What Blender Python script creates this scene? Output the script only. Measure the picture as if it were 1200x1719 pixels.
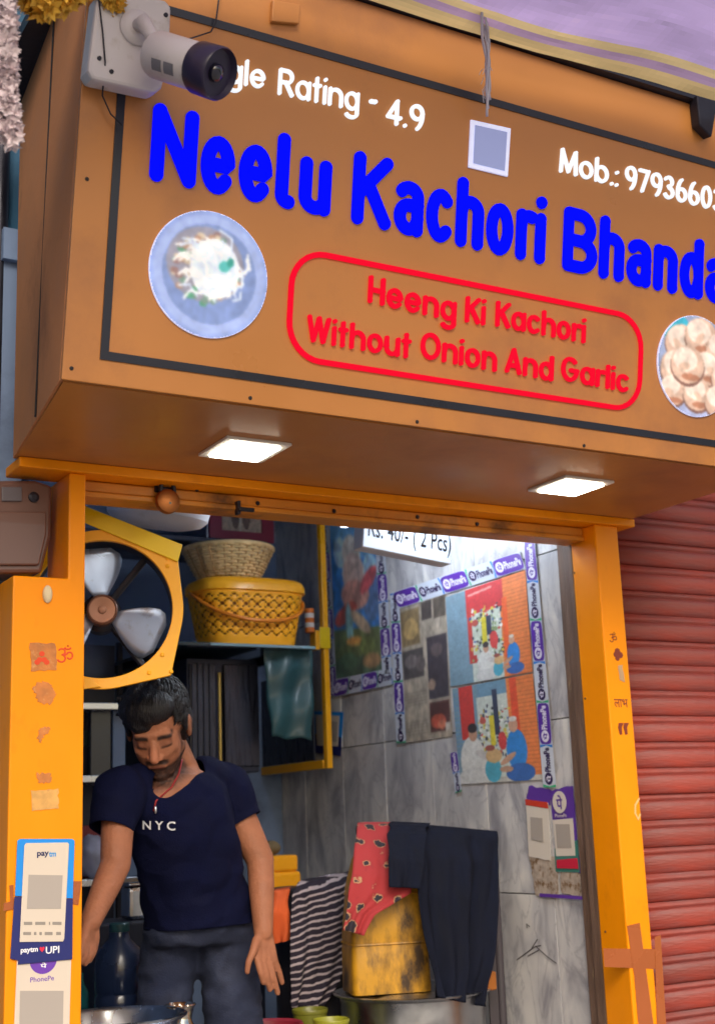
import bpy, bmesh, math, random
import numpy as np
from mathutils import Vector, Matrix, noise as mnoise
from mathutils.bvhtree import BVHTree

random.seed(7)
RNG = np.random.default_rng(11)
for o in list(bpy.data.objects):
    bpy.data.objects.remove(o)
scene = bpy.context.scene
COL = scene.collection

# ------------------------------------------------------------------ camera
CAM_H = 1.5                       # eye height above the street
CAM = np.array([0.0, -2.85, CAM_H])
F_PX, CX, CY = 2252.0, 600.0, 859.5          # focal length and centre, photo pixels (1200 x 1719)
AX = np.array([0.86613, 0.08114, 0.49318])   # world X (along the shop front) seen in camera axes right/down/forward
AY = np.array([-0.49841, 0.21395, 0.84012])  # world Y (into the shop)
AZ = np.array([-0.03735, -0.97347, 0.22575]) # world Z
cd = bpy.data.cameras.new('camera'); cam = bpy.data.objects.new('camera', cd); COL.objects.link(cam)
cd.sensor_fit = 'HORIZONTAL'; cd.sensor_width = 36; cd.lens = 36 * F_PX / 1200
cd.clip_start = 0.05; cd.clip_end = 2000
right = Vector((AX[0], AY[0], AZ[0])).normalized()
fwd = Vector((AX[2], AY[2], AZ[2])).normalized()
up = right.cross(fwd).normalized(); right = fwd.cross(up)
M = Matrix((right, up, -fwd)).transposed().to_4x4(); M.translation = Vector(CAM)
cam.matrix_world = M
scene.camera = cam
cd.dof.use_dof = True; cd.dof.focus_distance = 2.9; cd.dof.aperture_fstop = 6.0

# ------------------------------------------------------------------ sky, sun, exposure
SUN_EL, SUN_AZ = math.radians(34), math.radians(-20)     # sun over the street, in front of the shop
world = bpy.data.worlds.new('World'); scene.world = world; world.use_nodes = True
wn = world.node_tree.nodes; wl = world.node_tree.links
sky = wn.new('ShaderNodeTexSky'); sky.sky_type = 'NISHITA'; sky.sun_disc = False
sky.sun_elevation = SUN_EL; sky.sun_rotation = math.radians(180) - SUN_AZ
sky.dust_density = 4.0; sky.air_density = 1.2
wl.new(sky.outputs[0], wn['Background'].inputs[0]); wn['Background'].inputs[1].default_value = 0.13
sd = bpy.data.lights.new('sun', 'SUN'); sd.energy = 1.0; sd.angle = math.radians(28); sd.color = (1, .95, .88)
sun = bpy.data.objects.new('sun', sd); COL.objects.link(sun)
to_sun = Vector((math.sin(SUN_AZ) * math.cos(SUN_EL), -math.cos(SUN_AZ) * math.cos(SUN_EL), math.sin(SUN_EL)))
sun.rotation_euler = to_sun.to_track_quat('Z', 'Y').to_euler(); sun.location = (0, -8, 9)
vs = scene.view_settings; vs.view_transform = 'Standard'; vs.look = 'None'; vs.gamma = 1; vs.use_curve_mapping = False
vs.exposure = 0.36

# ------------------------------------------------------------------ pixel rays -> points on real planes
def ray(px, py):
    d = np.array([px - CX, py - CY, F_PX]) / F_PX
    return np.array([d @ AX, d @ AY, d @ AZ])
def on_y(px, py, y):                       # point of the pixel's ray on the plane y = const
    r = ray(px, py); return CAM + r * ((y - CAM[1]) / r[1])
def on_x(px, py, x):
    r = ray(px, py); return CAM + r * ((x - CAM[0]) / r[0])
def on_z(px, py, z):
    r = ray(px, py); return CAM + r * ((z - CAM[2]) / r[2])
class Pl:                                  # a plane with its own 2-D axes a (right), b (up), c (towards the viewer)
    def __init__(s, o, e1, e2):
        s.o = np.array(o, float); s.e1 = np.array(e1, float) / np.linalg.norm(e1)
        e2 = np.array(e2, float); e2 = e2 - s.e1 * (e2 @ s.e1); s.e2 = e2 / np.linalg.norm(e2)
        s.n = np.cross(s.e1, s.e2)
    def pt(s, a, b, c=0.0): return s.o + s.e1 * a + s.e2 * b + s.n * c
    def px(s, x, y):
        r = ray(x, y); t = ((s.o - CAM) @ s.n) / (r @ s.n); p = CAM + r * t - s.o
        return np.array([p @ s.e1, p @ s.e2])
    def pxs(s, pts): return [tuple(s.px(*p)) for p in pts]

# ------------------------------------------------------------------ materials
def lin(c):
    c = np.asarray(c, float) / 255.0
    return np.where(c <= .04045, c / 12.92, ((c + .055) / 1.055) ** 2.4)
MATS = {}
def mat(name, col, rough=.5, metal=0, var=0.0, vscale=6.0, bump=0.0, bscale=60.0, dirt=None, dscale=3.0, dlo=.55, dhi=.75,
        emit=None, es=1.0, spec=.5, trans=0.0, coat=0.0, sheen=0.0, stretch=None, obj_random=0.0, alpha=1.0):
    if name in MATS: return MATS[name]
    m = bpy.data.materials.new(name); m.use_nodes = True; MATS[name] = m
    N, L = m.node_tree.nodes, m.node_tree.links
    b = N['Principled BSDF']
    b.inputs['Base Color'].default_value = (*col, 1); b.inputs['Roughness'].default_value = rough
    b.inputs['Metallic'].default_value = metal; b.inputs['Specular IOR Level'].default_value = spec
    b.inputs['Coat Weight'].default_value = coat; b.inputs['Sheen Weight'].default_value = sheen
    b.inputs['Transmission Weight'].default_value = trans; b.inputs['Alpha'].default_value = alpha
    if emit is not None:
        b.inputs['Emission Color'].default_value = (*emit, 1); b.inputs['Emission Strength'].default_value = es
    tc = N.new('ShaderNodeTexCoord'); src = tc.outputs['Object']
    if stretch:
        mp = N.new('ShaderNodeMapping'); mp.inputs['Scale'].default_value = stretch
        L.new(src, mp.inputs[0]); src = mp.outputs[0]
    out = None
    if var or dirt is not None or obj_random:
        rgb = N.new('ShaderNodeRGB'); rgb.outputs[0].default_value = (*col, 1); out = rgb.outputs[0]
    if var:
        n = N.new('ShaderNodeTexNoise'); n.inputs['Scale'].default_value = vscale; n.inputs['Detail'].default_value = 8
        L.new(src, n.inputs['Vector'])
        r = N.new('ShaderNodeMapRange'); r.inputs[1].default_value = .3; r.inputs[2].default_value = .7
        r.inputs[3].default_value = 1 - var; r.inputs[4].default_value = 1 + var; L.new(n.outputs[0], r.inputs[0])
        h = N.new('ShaderNodeHueSaturation'); L.new(out, h.inputs['Color']); L.new(r.outputs[0], h.inputs['Value']); out = h.outputs[0]
        rr = N.new('ShaderNodeMapRange'); rr.inputs[1].default_value = .3; rr.inputs[2].default_value = .7
        rr.inputs[3].default_value = max(rough - .12, .03); rr.inputs[4].default_value = min(rough + .12, 1); L.new(n.outputs[0], rr.inputs[0])
        L.new(rr.outputs[0], b.inputs['Roughness'])
    if obj_random:
        oi = N.new('ShaderNodeObjectInfo'); r = N.new('ShaderNodeMapRange')
        r.inputs[3].default_value = 1 - obj_random; r.inputs[4].default_value = 1 + obj_random; L.new(oi.outputs['Random'], r.inputs[0])
        h = N.new('ShaderNodeHueSaturation'); L.new(out, h.inputs['Color']); L.new(r.outputs[0], h.inputs['Value']); out = h.outputs[0]
    if dirt is not None:
        n = N.new('ShaderNodeTexNoise'); n.inputs['Scale'].default_value = dscale; n.inputs['Detail'].default_value = 10; n.inputs['Roughness'].default_value = .65
        L.new(src, n.inputs['Vector'])
        r = N.new('ShaderNodeMapRange'); r.inputs[1].default_value = dlo; r.inputs[2].default_value = dhi; L.new(n.outputs[0], r.inputs[0])
        mx = N.new('ShaderNodeMix'); mx.data_type = 'RGBA'; L.new(r.outputs[0], mx.inputs[0]); L.new(out, mx.inputs[6]); mx.inputs[7].default_value = (*dirt, 1); out = mx.outputs[2]
    if out: L.new(out, b.inputs['Base Color'])
    if bump:
        n = N.new('ShaderNodeTexNoise'); n.inputs['Scale'].default_value = bscale; n.inputs['Detail'].default_value = 6
        L.new(src, n.inputs['Vector'])
        bp = N.new('ShaderNodeBump'); bp.inputs['Strength'].default_value = bump; bp.inputs['Distance'].default_value = .01
        L.new(n.outputs[0], bp.inputs['Height']); L.new(bp.outputs[0], b.inputs['Normal'])
    return m
def S(r, g, b): return tuple(float(x) for x in lin((r, g, b)))
def print_mat(name='printed_paper', rough=.45, emit=0.0):
    if name in MATS: return MATS[name]
    m = bpy.data.materials.new(name); m.use_nodes = True; MATS[name] = m
    N, L = m.node_tree.nodes, m.node_tree.links; b = N['Principled BSDF']; b.inputs['Roughness'].default_value = rough
    a = N.new('ShaderNodeVertexColor'); a.layer_name = 'Col'; L.new(a.outputs[0], b.inputs['Base Color'])
    if emit: L.new(a.outputs[0], b.inputs['Emission Color']); b.inputs['Emission Strength'].default_value = emit
    return m

# ------------------------------------------------------------------ mesh collecting and objects
class MB:
    def __init__(s): s.v = []; s.f = []
    def add(s, vs, fs):
        k = len(s.v); s.v += [tuple(map(float, v)) for v in vs]; s.f += [tuple(i + k for i in f) for f in fs]; return s
    def box(s, lo, hi):
        (a, b, c), (d, e, f) = lo, hi
        return s.add([(a,b,c),(d,b,c),(d,e,c),(a,e,c),(a,b,f),(d,b,f),(d,e,f),(a,e,f)],
                     [(3,2,1,0),(4,5,6,7),(0,1,5,4),(1,2,6,5),(2,3,7,6),(3,0,4,7)])
    def prism(s, pl, poly, c0, c1):          # outline on a plane, given its own thickness
        n = len(poly)
        area = sum(poly[i][0]*poly[(i+1)%n][1]-poly[(i+1)%n][0]*poly[i][1] for i in range(n))
        if area < 0: poly = poly[::-1]
        if c0 > c1: c0, c1 = c1, c0
        vs = [pl.pt(a, b, c0) for a, b in poly] + [pl.pt(a, b, c1) for a, b in poly]
        fs = [tuple(range(n))[::-1], tuple(range(n, 2*n))] + [(i, (i+1) % n, n+(i+1) % n, n+i) for i in range(n)]
        return s.add(vs, fs)
    def ringprism(s, pl, outer, inner, c0, c1):   # two outlines with equal point counts
        n = len(outer); vs = []
        for c in (c0, c1):
            for poly in (outer, inner): vs += [pl.pt(a, b, c) for a, b in poly]
        fs = []
        for i in range(n):
            j = (i+1) % n
            fs += [(2*n+i, 2*n+j, 3*n+j, 3*n+i), (i, n+i, n+j, j), (i, j, 2*n+j, 2*n+i), (n+j, n+i, 3*n+i, 3*n+j)]
        return s.add(vs, fs)
    def tube(s, pts, rad, seg=8, caps=True):
        pts = [np.array(p, float) for p in pts]; n = len(pts)
        if np.isscalar(rad): rad = [rad] * n
        ref = np.array([0.31, .22, .93]); vs = []; fs = []; u = None
        for i in range(n):
            t = pts[min(i+1, n-1)] - pts[max(i-1, 0)]; t = t / (np.linalg.norm(t) + 1e-9)
            if u is None: u = np.cross(t, ref)
            u = u - t * (u @ t); u = u / (np.linalg.norm(u) + 1e-9); w = np.cross(t, u)
            for k in range(seg):
                a = 2 * math.pi * k / seg; vs.append(pts[i] + (u * math.cos(a) + w * math.sin(a)) * rad[i])
        for i in range(n-1):
            for k in range(seg):
                j = (k+1) % seg; fs.append((i*seg+k, i*seg+j, (i+1)*seg+j, (i+1)*seg+k))
        if caps: fs += [tuple(range(seg))[::-1], tuple(range((n-1)*seg, n*seg))]
        return s.add(vs, fs)
    def lathe(s, o, prof, seg=32, ax=(0,0,1), closed=False):  # profile of (radius, height)
        ax = np.array(ax, float); ax /= np.linalg.norm(ax)
        u = np.cross(ax, (0.3, .9, .1) if abs(ax[2]) > .8 else (0,0,1)); u /= np.linalg.norm(u); w = np.cross(ax, u); o = np.array(o, float)
        vs = []; fs = []; n = len(prof)
        for r, h in prof:
            for k in range(seg):
                a = 2*math.pi*k/seg; vs.append(o + ax*h + (u*math.cos(a) + w*math.sin(a))*r)
        for i in range(n-1 if not closed else n):
            for k in range(seg):
                j = (k+1) % seg; i2 = (i+1) % n; fs.append((i*seg+k, i*seg+j, i2*seg+j, i2*seg+k))
        if not closed: fs += [tuple(range(seg))[::-1], tuple(range((n-1)*seg, n*seg))]
        return s.add(vs, fs)
    def ell(s, o, rad, R=None, su=20, sv=12):   # ellipsoid
        o = np.array(o, float); R = np.eye(3) if R is None else np.array(R); vs = []; fs = []
        for i in range(sv+1):
            th = math.pi * i / sv
            for k in range(su):
                a = 2*math.pi*k/su; p = np.array([math.sin(th)*math.cos(a)*rad[0], math.sin(th)*math.sin(a)*rad[1], math.cos(th)*rad[2]])
                vs.append(o + R @ p)
        for i in range(sv):
            for k in range(su):
                j = (k+1) % su; fs.append((i*su+k, (i+1)*su+k, (i+1)*su+j, i*su+j))
        return s.add(vs, fs)
    def grid(s, P):                              # P[i][j] points
        n, m = len(P), len(P[0])
        return s.add([p for row in P for p in row], [(i*m+j, i*m+j+1, (i+1)*m+j+1, (i+1)*m+j) for i in range(n-1) for j in range(m-1)])

BASE = {}
def tag(o, label=None, cat=None, group=None, kind=None):
    if label: o['label'] = label
    if cat: o['category'] = cat
    if group: o['group'] = group
    if kind: o['kind'] = kind
    return o
def thing(name, label, cat, loc, group=None):
    o = bpy.data.objects.new(name, None); COL.objects.link(o); o.location = Vector(loc); o.empty_display_size = .05
    BASE[o.name] = np.array(loc, float); return tag(o, label, cat, group)
def link_mesh(name, me, parent=None, base=None):
    o = bpy.data.objects.new(name, me); COL.objects.link(o)
    if parent is not None:
        o.parent = parent; BASE[o.name] = BASE[parent.name]
        if base is not None: o.location = Vector(base)
    return o
def obj(name, mb, m, parent=None, smooth=False, bevel=0.0, solid=0.0, sub=0, origin=None, smooth_angle=None):
    me = bpy.data.meshes.new(name)
    base = BASE[parent.name] if parent is not None else (np.array(origin, float) if origin is not None else np.mean(np.array(mb.v), 0))
    me.from_pydata([tuple(np.array(v) - base) for v in mb.v], [], mb.f); me.validate(); me.update()
    if m is not None: me.materials.append(MATS[m] if isinstance(m, str) else m)
    bm = bmesh.new(); bm.from_mesh(me); bmesh.ops.remove_doubles(bm, verts=bm.verts, dist=1e-6)
    bmesh.ops.recalc_face_normals(bm, faces=bm.faces); bm.to_mesh(me); bm.free()
    o = link_mesh(name, me, parent)
    if parent is None: o.location = Vector(base); BASE[o.name] = base
    if smooth or smooth_angle:
        for p in me.polygons: p.use_smooth = True
        if smooth_angle:
            me.set_sharp_from_angle(angle=math.radians(smooth_angle))
    if solid: d = o.modifiers.new('thickness', 'SOLIDIFY'); d.thickness = solid; d.offset = 0
    if sub: d = o.modifiers.new('smooth', 'SUBSURF'); d.levels = sub; d.render_levels = sub
    if bevel:
        d = o.modifiers.new('edges', 'BEVEL'); d.width = bevel; d.segments = 2; d.limit_method = 'ANGLE'; d.angle_limit = math.radians(40)
    return o
def struct(name, mb, m, **k):
    o = obj(name, mb, m, **k); o['kind'] = 'structure'; return o

# raster print on a flat sheet: a grid of faces, each with its printed colour
class Paint:
    def __init__(s, nx, ny, bg, aspect=1.0):
        s.nx, s.ny = nx, ny; s.u, s.v = np.meshgrid((np.arange(nx)+.5)/nx, (np.arange(ny)+.5)/ny)
        s.c = np.zeros((ny, nx, 3)); s.c[:] = bg; s.asp = aspect; s.keep = np.ones((ny, nx), bool)
    def put(s, m, col, a=1.0): s.c[m] = s.c[m]*(1-a) + np.array(col, float)*a; return s
    def rect(s, u0, v0, u1, v1, col, a=1.0): return s.put((s.u>=u0)&(s.u<=u1)&(s.v>=v0)&(s.v<=v1), col, a)
    def ell(s, cu, cv, ru, rv, col, rot=0, a=1.0):
        x = s.u-cu; y = s.v-cv; ca, sa = math.cos(rot), math.sin(rot); return s.put(((x*ca+y*sa)/ru)**2+((-x*sa+y*ca)/rv)**2 <= 1, col, a)
    def poly(s, pts, col, a=1.0):
        ins = np.zeros_like(s.u, bool); n = len(pts)
        for i in range(n):
            (x0, y0), (x1, y1) = pts[i], pts[(i+1) % n]
            if y0 == y1: continue
            c = ((s.v >= min(y0, y1)) & (s.v < max(y0, y1))) & (s.u < (x1-x0)*(s.v-y0)/(y1-y0)+x0); ins ^= c
        return s.put(ins, col, a)
    def line(s, pts, w, col, a=1.0):
        d = np.full_like(s.u, 9.)
        for (x0, y0), (x1, y1) in zip(pts[:-1], pts[1:]):
            dx, dy = x1-x0, y1-y0; t = np.clip(((s.u-x0)*dx+(s.v-y0)*dy)/(dx*dx+dy*dy+1e-12), 0, 1)
            d = np.minimum(d, np.hypot(s.u-x0-t*dx, s.v-y0-t*dy))
        return s.put(d < w, col, a)
    def blur(s, k=1):
        for _ in range(k):
            p = np.pad(s.c, ((1,1),(1,1),(0,0)), 'edge'); s.c = (p[:-2,1:-1]+p[2:,1:-1]+p[1:-1,:-2]+p[1:-1,2:]+2*p[1:-1,1:-1])/6
        return s
    def grain(s, amt, cells=12):
        for k in (cells, cells*2, cells*4):
            g = RNG.random((k+2, k+2)); x = s.u*k; y = s.v*k; i = x.astype(int); j = y.astype(int); fx = x-i; fy = y-j
            n = (g[j,i]*(1-fx)+g[j,i+1]*fx)*(1-fy)+(g[j+1,i]*(1-fx)+g[j+1,i+1]*fx)*fy
            s.c *= (1+(n-.5)*amt)[..., None]
        s.c = np.clip(s.c, 0, 255); return s
def sheet(name, P, paint, parent=None, m=None, curl=None):  # P(u,v) -> point
    nx, ny = paint.nx, paint.ny
    base = BASE[parent.name] if parent is not None else np.array(P(.5, .5))
    vs = [np.array(P(i/nx, j/ny)) - base for j in range(ny+1) for i in range(nx+1)]
    fs = []; cols = []
    L = lin(paint.c)
    for j in range(ny):
        for i in range(nx):
            if not paint.keep[j, i]: continue
            a = j*(nx+1)+i; fs.append((a, a+1, a+nx+2, a+nx+1)); cols.append(L[j, i])
    me = bpy.data.meshes.new(name); me.from_pydata([tuple(v) for v in vs], [], fs)
    ca = me.color_attributes.new('Col', 'FLOAT_COLOR', 'CORNER')
    arr = np.ones((len(fs)*4, 4), np.float32); arr[:, :3] = np.repeat(np.array(cols), 4, 0); ca.data.foreach_set('color', arr.ravel())
    me.materials.append(m or print_mat())
    o = link_mesh(name, me, parent)
    if parent is None: o.location = Vector(base); BASE[o.name] = base
    return o
def quadP(c00, c10, c11, c01):
    c00, c10, c11, c01 = [np.array(c, float) for c in (c00, c10, c11, c01)]
    return lambda u, v: (c00*(1-u)+c10*u)*(1-v)+(c01*(1-u)+c11*u)*v
TXT = {}
def text_mesh(body, bold=0.0):
    if (body, bold) in TXT: return TXT[(body, bold)]
    cu = bpy.data.curves.new('txt', 'FONT'); cu.body = body; cu.size = 1; cu.offset = bold; cu.align_x = 'CENTER'; cu.align_y = 'CENTER'; cu.resolution_u = 3
    to = bpy.data.objects.new('txt', cu); COL.objects.link(to)
    dg = bpy.context.evaluated_depsgraph_get(); me = bpy.data.meshes.new_from_object(to.evaluated_get(dg))
    V = np.array([v.co[:] for v in me.vertices]) if len(me.vertices) else np.zeros((0, 3)); Fc = [tuple(p.vertices) for p in me.polygons]
    bpy.data.objects.remove(to); bpy.data.curves.remove(cu); bpy.data.meshes.remove(me)
    if len(V):
        V[:, 0] -= (V[:, 0].min()+V[:, 0].max())/2; V[:, 1] -= (V[:, 1].min()+V[:, 1].max())/2
    TXT[(body, bold)] = (V, Fc); return V, Fc
def text_on(mb, body, P, u0, v0, u1, v1, off, nrm, bold=0.0, rot=0):   # fit the words into a rectangle of the sheet P(u,v)
    V, Fc = text_mesh(body, bold)
    if not len(V): return
    w = np.ptp(V[:, 0]); h = np.ptp(V[:, 1]); vs = []
    for x, y, z in V:
        a, b = x/w, y/h
        if rot == 90: a, b = -b, a
        if rot == -90: a, b = b, -a
        vs.append(np.array(P(u0+(a+.5)*(u1-u0), v0+(b+.5)*(v1-v0))) + np.array(nrm)*off)
    mb.add(vs, Fc)
# ------------------------------------------------------------------ materials used throughout
mat('orange_paint', S(252,151,4), .4, spec=.25, var=.06, vscale=5, bump=.12, bscale=12, dirt=S(206,116,20), dscale=4, dlo=.58, dhi=.85, stretch=(1.3,1.3,.7))
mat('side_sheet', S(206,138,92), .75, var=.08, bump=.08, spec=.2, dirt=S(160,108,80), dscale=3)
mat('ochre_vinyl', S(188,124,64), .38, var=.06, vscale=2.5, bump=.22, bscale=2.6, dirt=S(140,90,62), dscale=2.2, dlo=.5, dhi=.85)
mat('lintel_paint', S(205,130,35), .5, var=.14, vscale=9, bump=.15, bscale=50, dirt=S(95,58,28), dscale=7, dlo=.52, dhi=.72)
mat('black_stripe', S(28,30,44), .35, var=.1)
mat('dark_metal', S(40,40,52), .45, metal=.4, var=.2, bump=.08)
mat('seam', S(30,26,30), .7)
mat('teal_wall', S(50,96,128), .8, var=.15, vscale=3, bump=.25, bscale=30, dirt=S(28,52,74), dscale=2)
mat('dark_plaster', S(46,52,70), .9, var=.2, bump=.3, bscale=30)
mat('back_plaster', S(122,142,176), .85, var=.1, vscale=3, bump=.15, bscale=25, dirt=S(60,70,92), dscale=2)
mat('street_ground', S(160,154,146), .9, var=.2, vscale=3, bump=.4, bscale=40, dirt=S(120,112,104), dscale=1.5)
mat('platform_stone', S(120,116,112), .6, var=.15, bump=.2)
mat('grout', S(70,70,76), .9)
mat('jamb_wood', S(112,88,74), .55, var=.3, vscale=6, bump=.35, bscale=30, dirt=S(150,128,100), dscale=9, dlo=.62, dhi=.68, stretch=(6,6,.8))
mat('tape_brown', S(168,92,48), .3, var=.08, spec=.5)
mat('white_plastic', S(214,214,220), .4, var=.05, dirt=S(170,166,160), dscale=8)
mat('black_plastic', S(16,16,24), .3)
mat('steel', S(190,192,198), .22, metal=1, var=.1, vscale=10)
mat('aluminium', S(176,178,182), .34, metal=1, var=.15, vscale=14, bump=.05)
mat('fan_yellow', S(250,178,10), .36, var=.05, bump=.05, dirt=S(190,120,20), dscale=9, dlo=.66, dhi=.85)
mat('bright_yellow', S(240,205,20), .36, var=.06)
mat('screw_head', S(130,110,60), .4, metal=.7)

def marble():
    m = mat('marble_tile', S(146,146,152), .3)
    N, L = m.node_tree.nodes, m.node_tree.links; b = N['Principled BSDF']
    tc = N.new('ShaderNodeTexCoord'); oi = N.new('ShaderNodeObjectInfo'); mm = N.new('ShaderNodeVectorMath'); mm.operation = 'MULTIPLY_ADD'
    cb = N.new('ShaderNodeCombineXYZ'); mp = N.new('ShaderNodeMath'); mp.operation = 'MULTIPLY'; mp.inputs[1].default_value = 37
    L.new(oi.outputs['Random'], mp.inputs[0])
    for i in range(3): L.new(mp.outputs[0], cb.inputs[i])
    mm.inputs[1].default_value = (1, 1.6, .75); L.new(tc.outputs['Object'], mm.inputs[0]); L.new(cb.outputs[0], mm.inputs[2])
    n1 = N.new('ShaderNodeTexNoise'); n1.inputs['Scale'].default_value = 5; n1.inputs['Detail'].default_value = 9; n1.inputs['Distortion'].default_value = 1.2; L.new(mm.outputs[0], n1.inputs[0])
    r1 = N.new('ShaderNodeValToRGB'); e = r1.color_ramp.elements
    e[0].position = .3; e[0].color = (*S(150,148,156),1); e[1].position = .72; e[1].color = (*S(230,226,222),1)
    x = e.new(.5); x.color = (*S(198,196,198),1)
    L.new(n1.outputs[0], r1.inputs[0])
    n2 = N.new('ShaderNodeTexNoise'); n2.inputs['Scale'].default_value = 3.4; n2.inputs['Detail'].default_value = 6; n2.inputs['Distortion'].default_value = 2.5; L.new(mm.outputs[0], n2.inputs[0])
    ab = N.new('ShaderNodeMath'); ab.operation = 'SUBTRACT'; ab.inputs[1].default_value = .5; L.new(n2.outputs[0], ab.inputs[0])
    a2 = N.new('ShaderNodeMath'); a2.operation = 'ABSOLUTE'; L.new(ab.outputs[0], a2.inputs[0])
    r2 = N.new('ShaderNodeMapRange'); r2.inputs[1].default_value = 0; r2.inputs[2].default_value = .025; r2.inputs[3].default_value = .35; r2.inputs[4].default_value = 0; L.new(a2.outputs[0], r2.inputs[0])
    mx = N.new('ShaderNodeMix'); mx.data_type = 'RGBA'; L.new(r2.outputs[0], mx.inputs[0]); L.new(r1.outputs[0], mx.inputs[6]); mx.inputs[7].default_value = (*S(122,120,130),1)
    L.new(mx.outputs[2], b.inputs['Base Color'])
    bp = N.new('ShaderNodeBump'); bp.inputs['Strength'].default_value = .12; bp.inputs['Distance'].default_value = .01; L.new(n1.outputs[0], bp.inputs['Height']); L.new(bp.outputs[0], b.inputs['Normal'])
marble()
def shutter_mat():
    m = mat('shutter_red', S(140,48,35), .5, var=.2, vscale=7, bump=.2, bscale=40, dirt=S(92,66,72), dscale=2.2, dlo=.42, dhi=.66, stretch=(.6,1,5), obj_random=.2)
shutter_mat()

Z0 = CAM_H                        # heights below are given relative to the camera, then lifted by Z0
FLOOR = Z0 - 1.22                 # shop floor on its platform
WALLX = 2.46                      # right inner wall
BACKY = 2.02

# ------------------------------------------------------------------ ground, floor, walls
struct('street_ground', MB().grid([[(x, y, 0) for x in np.linspace(-60, 60, 9)] for y in np.linspace(-60, 60, 9)]), 'street_ground', origin=(0,0,0))
struct('shop_floor', MB().box((.80, .0, .004), (2.64, 2.1, FLOOR)), 'platform_stone', origin=(1.7,1,0))
struct('back_wall', MB().box((.80, BACKY, FLOOR), (2.64, BACKY+.1, Z0+1.35)), 'back_plaster', origin=(1.7,BACKY,FLOOR))
struct('ceiling', MB().box((.80, .14, Z0+1.35), (2.64, BACKY+.1, Z0+1.43)), 'back_plaster', origin=(1.7,1,Z0+1.35))
struct('left_inner_wall', MB().box((.80, .16, FLOOR), (.86, BACKY, Z0+1.35)), 'back_plaster', origin=(.83,1,FLOOR))
rw = struct('right_inner_wall', MB().box((WALLX+.012, .12, FLOOR), (WALLX+.12, BACKY, Z0+1.35)), 'grout', origin=(WALLX,1,FLOOR))
# portrait marble tiles, each its own piece
zj = [-1.22, -.712, -.222, .27, .76, 1.25, 1.345]
yj0 = on_x(577, 1320, WALLX)[1]
ys = sorted([yj0 + .30*k for k in range(-5, 3)]); ys = [max(.186, y) for y in ys if y < BACKY-.03]
ys = sorted(set([.186] + ys + [BACKY-.002]))
tile_cache = {}
for i in range(len(ys)-1):
    for j in range(len(zj)-1):
        y0, y1, z0, z1 = ys[i]+.0015, ys[i+1]-.0015, zj[j]+.0015, zj[j+1]-.0015
        if y1 - y0 < .01: continue
        key = (round(y1-y0, 3), round(z1-z0, 3))
        if key not in tile_cache:
            t = obj('tile', MB().box((WALLX, y0, Z0+z0), (WALLX+.0115, y1, Z0+z1)), 'marble_tile', rw, bevel=.0015); tile_cache[key] = (t, y0, z0)
        else:
            s0, sy, sz = tile_cache[key]; t = s0.copy(); COL.objects.link(t); t.parent = rw; t.location = Vector((0, y0-sy, z0-sz))
        t.location.x += random.uniform(-.0008, .0004)

# dark wooden shutter guide at the mouth of the right wall
jb = thing('door_jamb', 'dark scuffed wooden jamb strip beside the right orange pillar', 'jamb', (2.455, .15, FLOOR))
obj('strip', MB().box((2.447, .112, FLOOR), (2.472, .150, Z0+.80)), 'jamb_wood', jb, bevel=.003)
obj('channel', MB().box((2.452, .152, FLOOR), (2.472, .184, Z0+.80)), 'jamb_wood', jb, bevel=.002)

# wall of the house over the shop and the neighbour's teal wall
HP = Pl((0,.02,0),(1,0,0),(0,0,1))
struct('house_wall', MB().prism(HP, [(.905,Z0+.835),(2.60,Z0+.835),(2.60,Z0+1.30),(4.6,Z0+1.30),(4.6,Z0+3.2),(.905,Z0+3.2)], -.118, 0), 'dark_plaster', origin=(2,.1,Z0+.84))
NP = Pl((0,.20,0),(1,0,0),(0,0,1))
tw = struct('neighbour_wall', MB().prism(NP, [(-2.5,0),(.795,0),(.795,Z0+.83),(.90,Z0+.83),(.90,Z0+3.2),(-2.5,Z0+3.2)], -.15, 0), 'teal_wall', origin=(-1,.2,0))
struct('added_shade_wing', MB().box((-1.1, -1.1, 0), (-.6, .199, Z0+3.2)), 'teal_wall', origin=(-.8,-.4,0))  # unseen wing, added to keep sky and sun off the sign's left side
# ------------------------------------------------------------------ pillars
LP = thing('left_pillar', 'orange painted left pillar with peeled stickers and payment cards', 'pillar', (.88, .06, 0))
LP.name = 'orange_pillar'; BASE[LP.name] = np.array((.88,.06,0))
xl0, xl1 = on_y(22, 970, 0)[0], on_y(143, 970, 0)[0]; xn = on_y(115, 900, 0)[0]
zn = on_y(80, 969, 0)[2]; ztop = Z0+.795
sh = [(xl0,0.004),(xl1,0.004),(xl1,ztop),(xn,ztop),(xn,zn),(xl0,zn)]
PF = Pl((0,0,0),(1,0,0),(0,0,1))             # front plane of the shop, c points to the street
obj('post', MB().prism(PF, sh, -.155, 0), 'orange_paint', LP, bevel=.004)
RP = thing('orange_pillar', 'orange painted right pillar with brown tape beside the red shutter', 'pillar', (2.48, .06, 0))
xr0, xr1 = 2.445, 2.528
obj('post', MB().box((xr0, 0, .004), (xr1, .11, ztop)), 'orange_paint', RP, bevel=.004)
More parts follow.
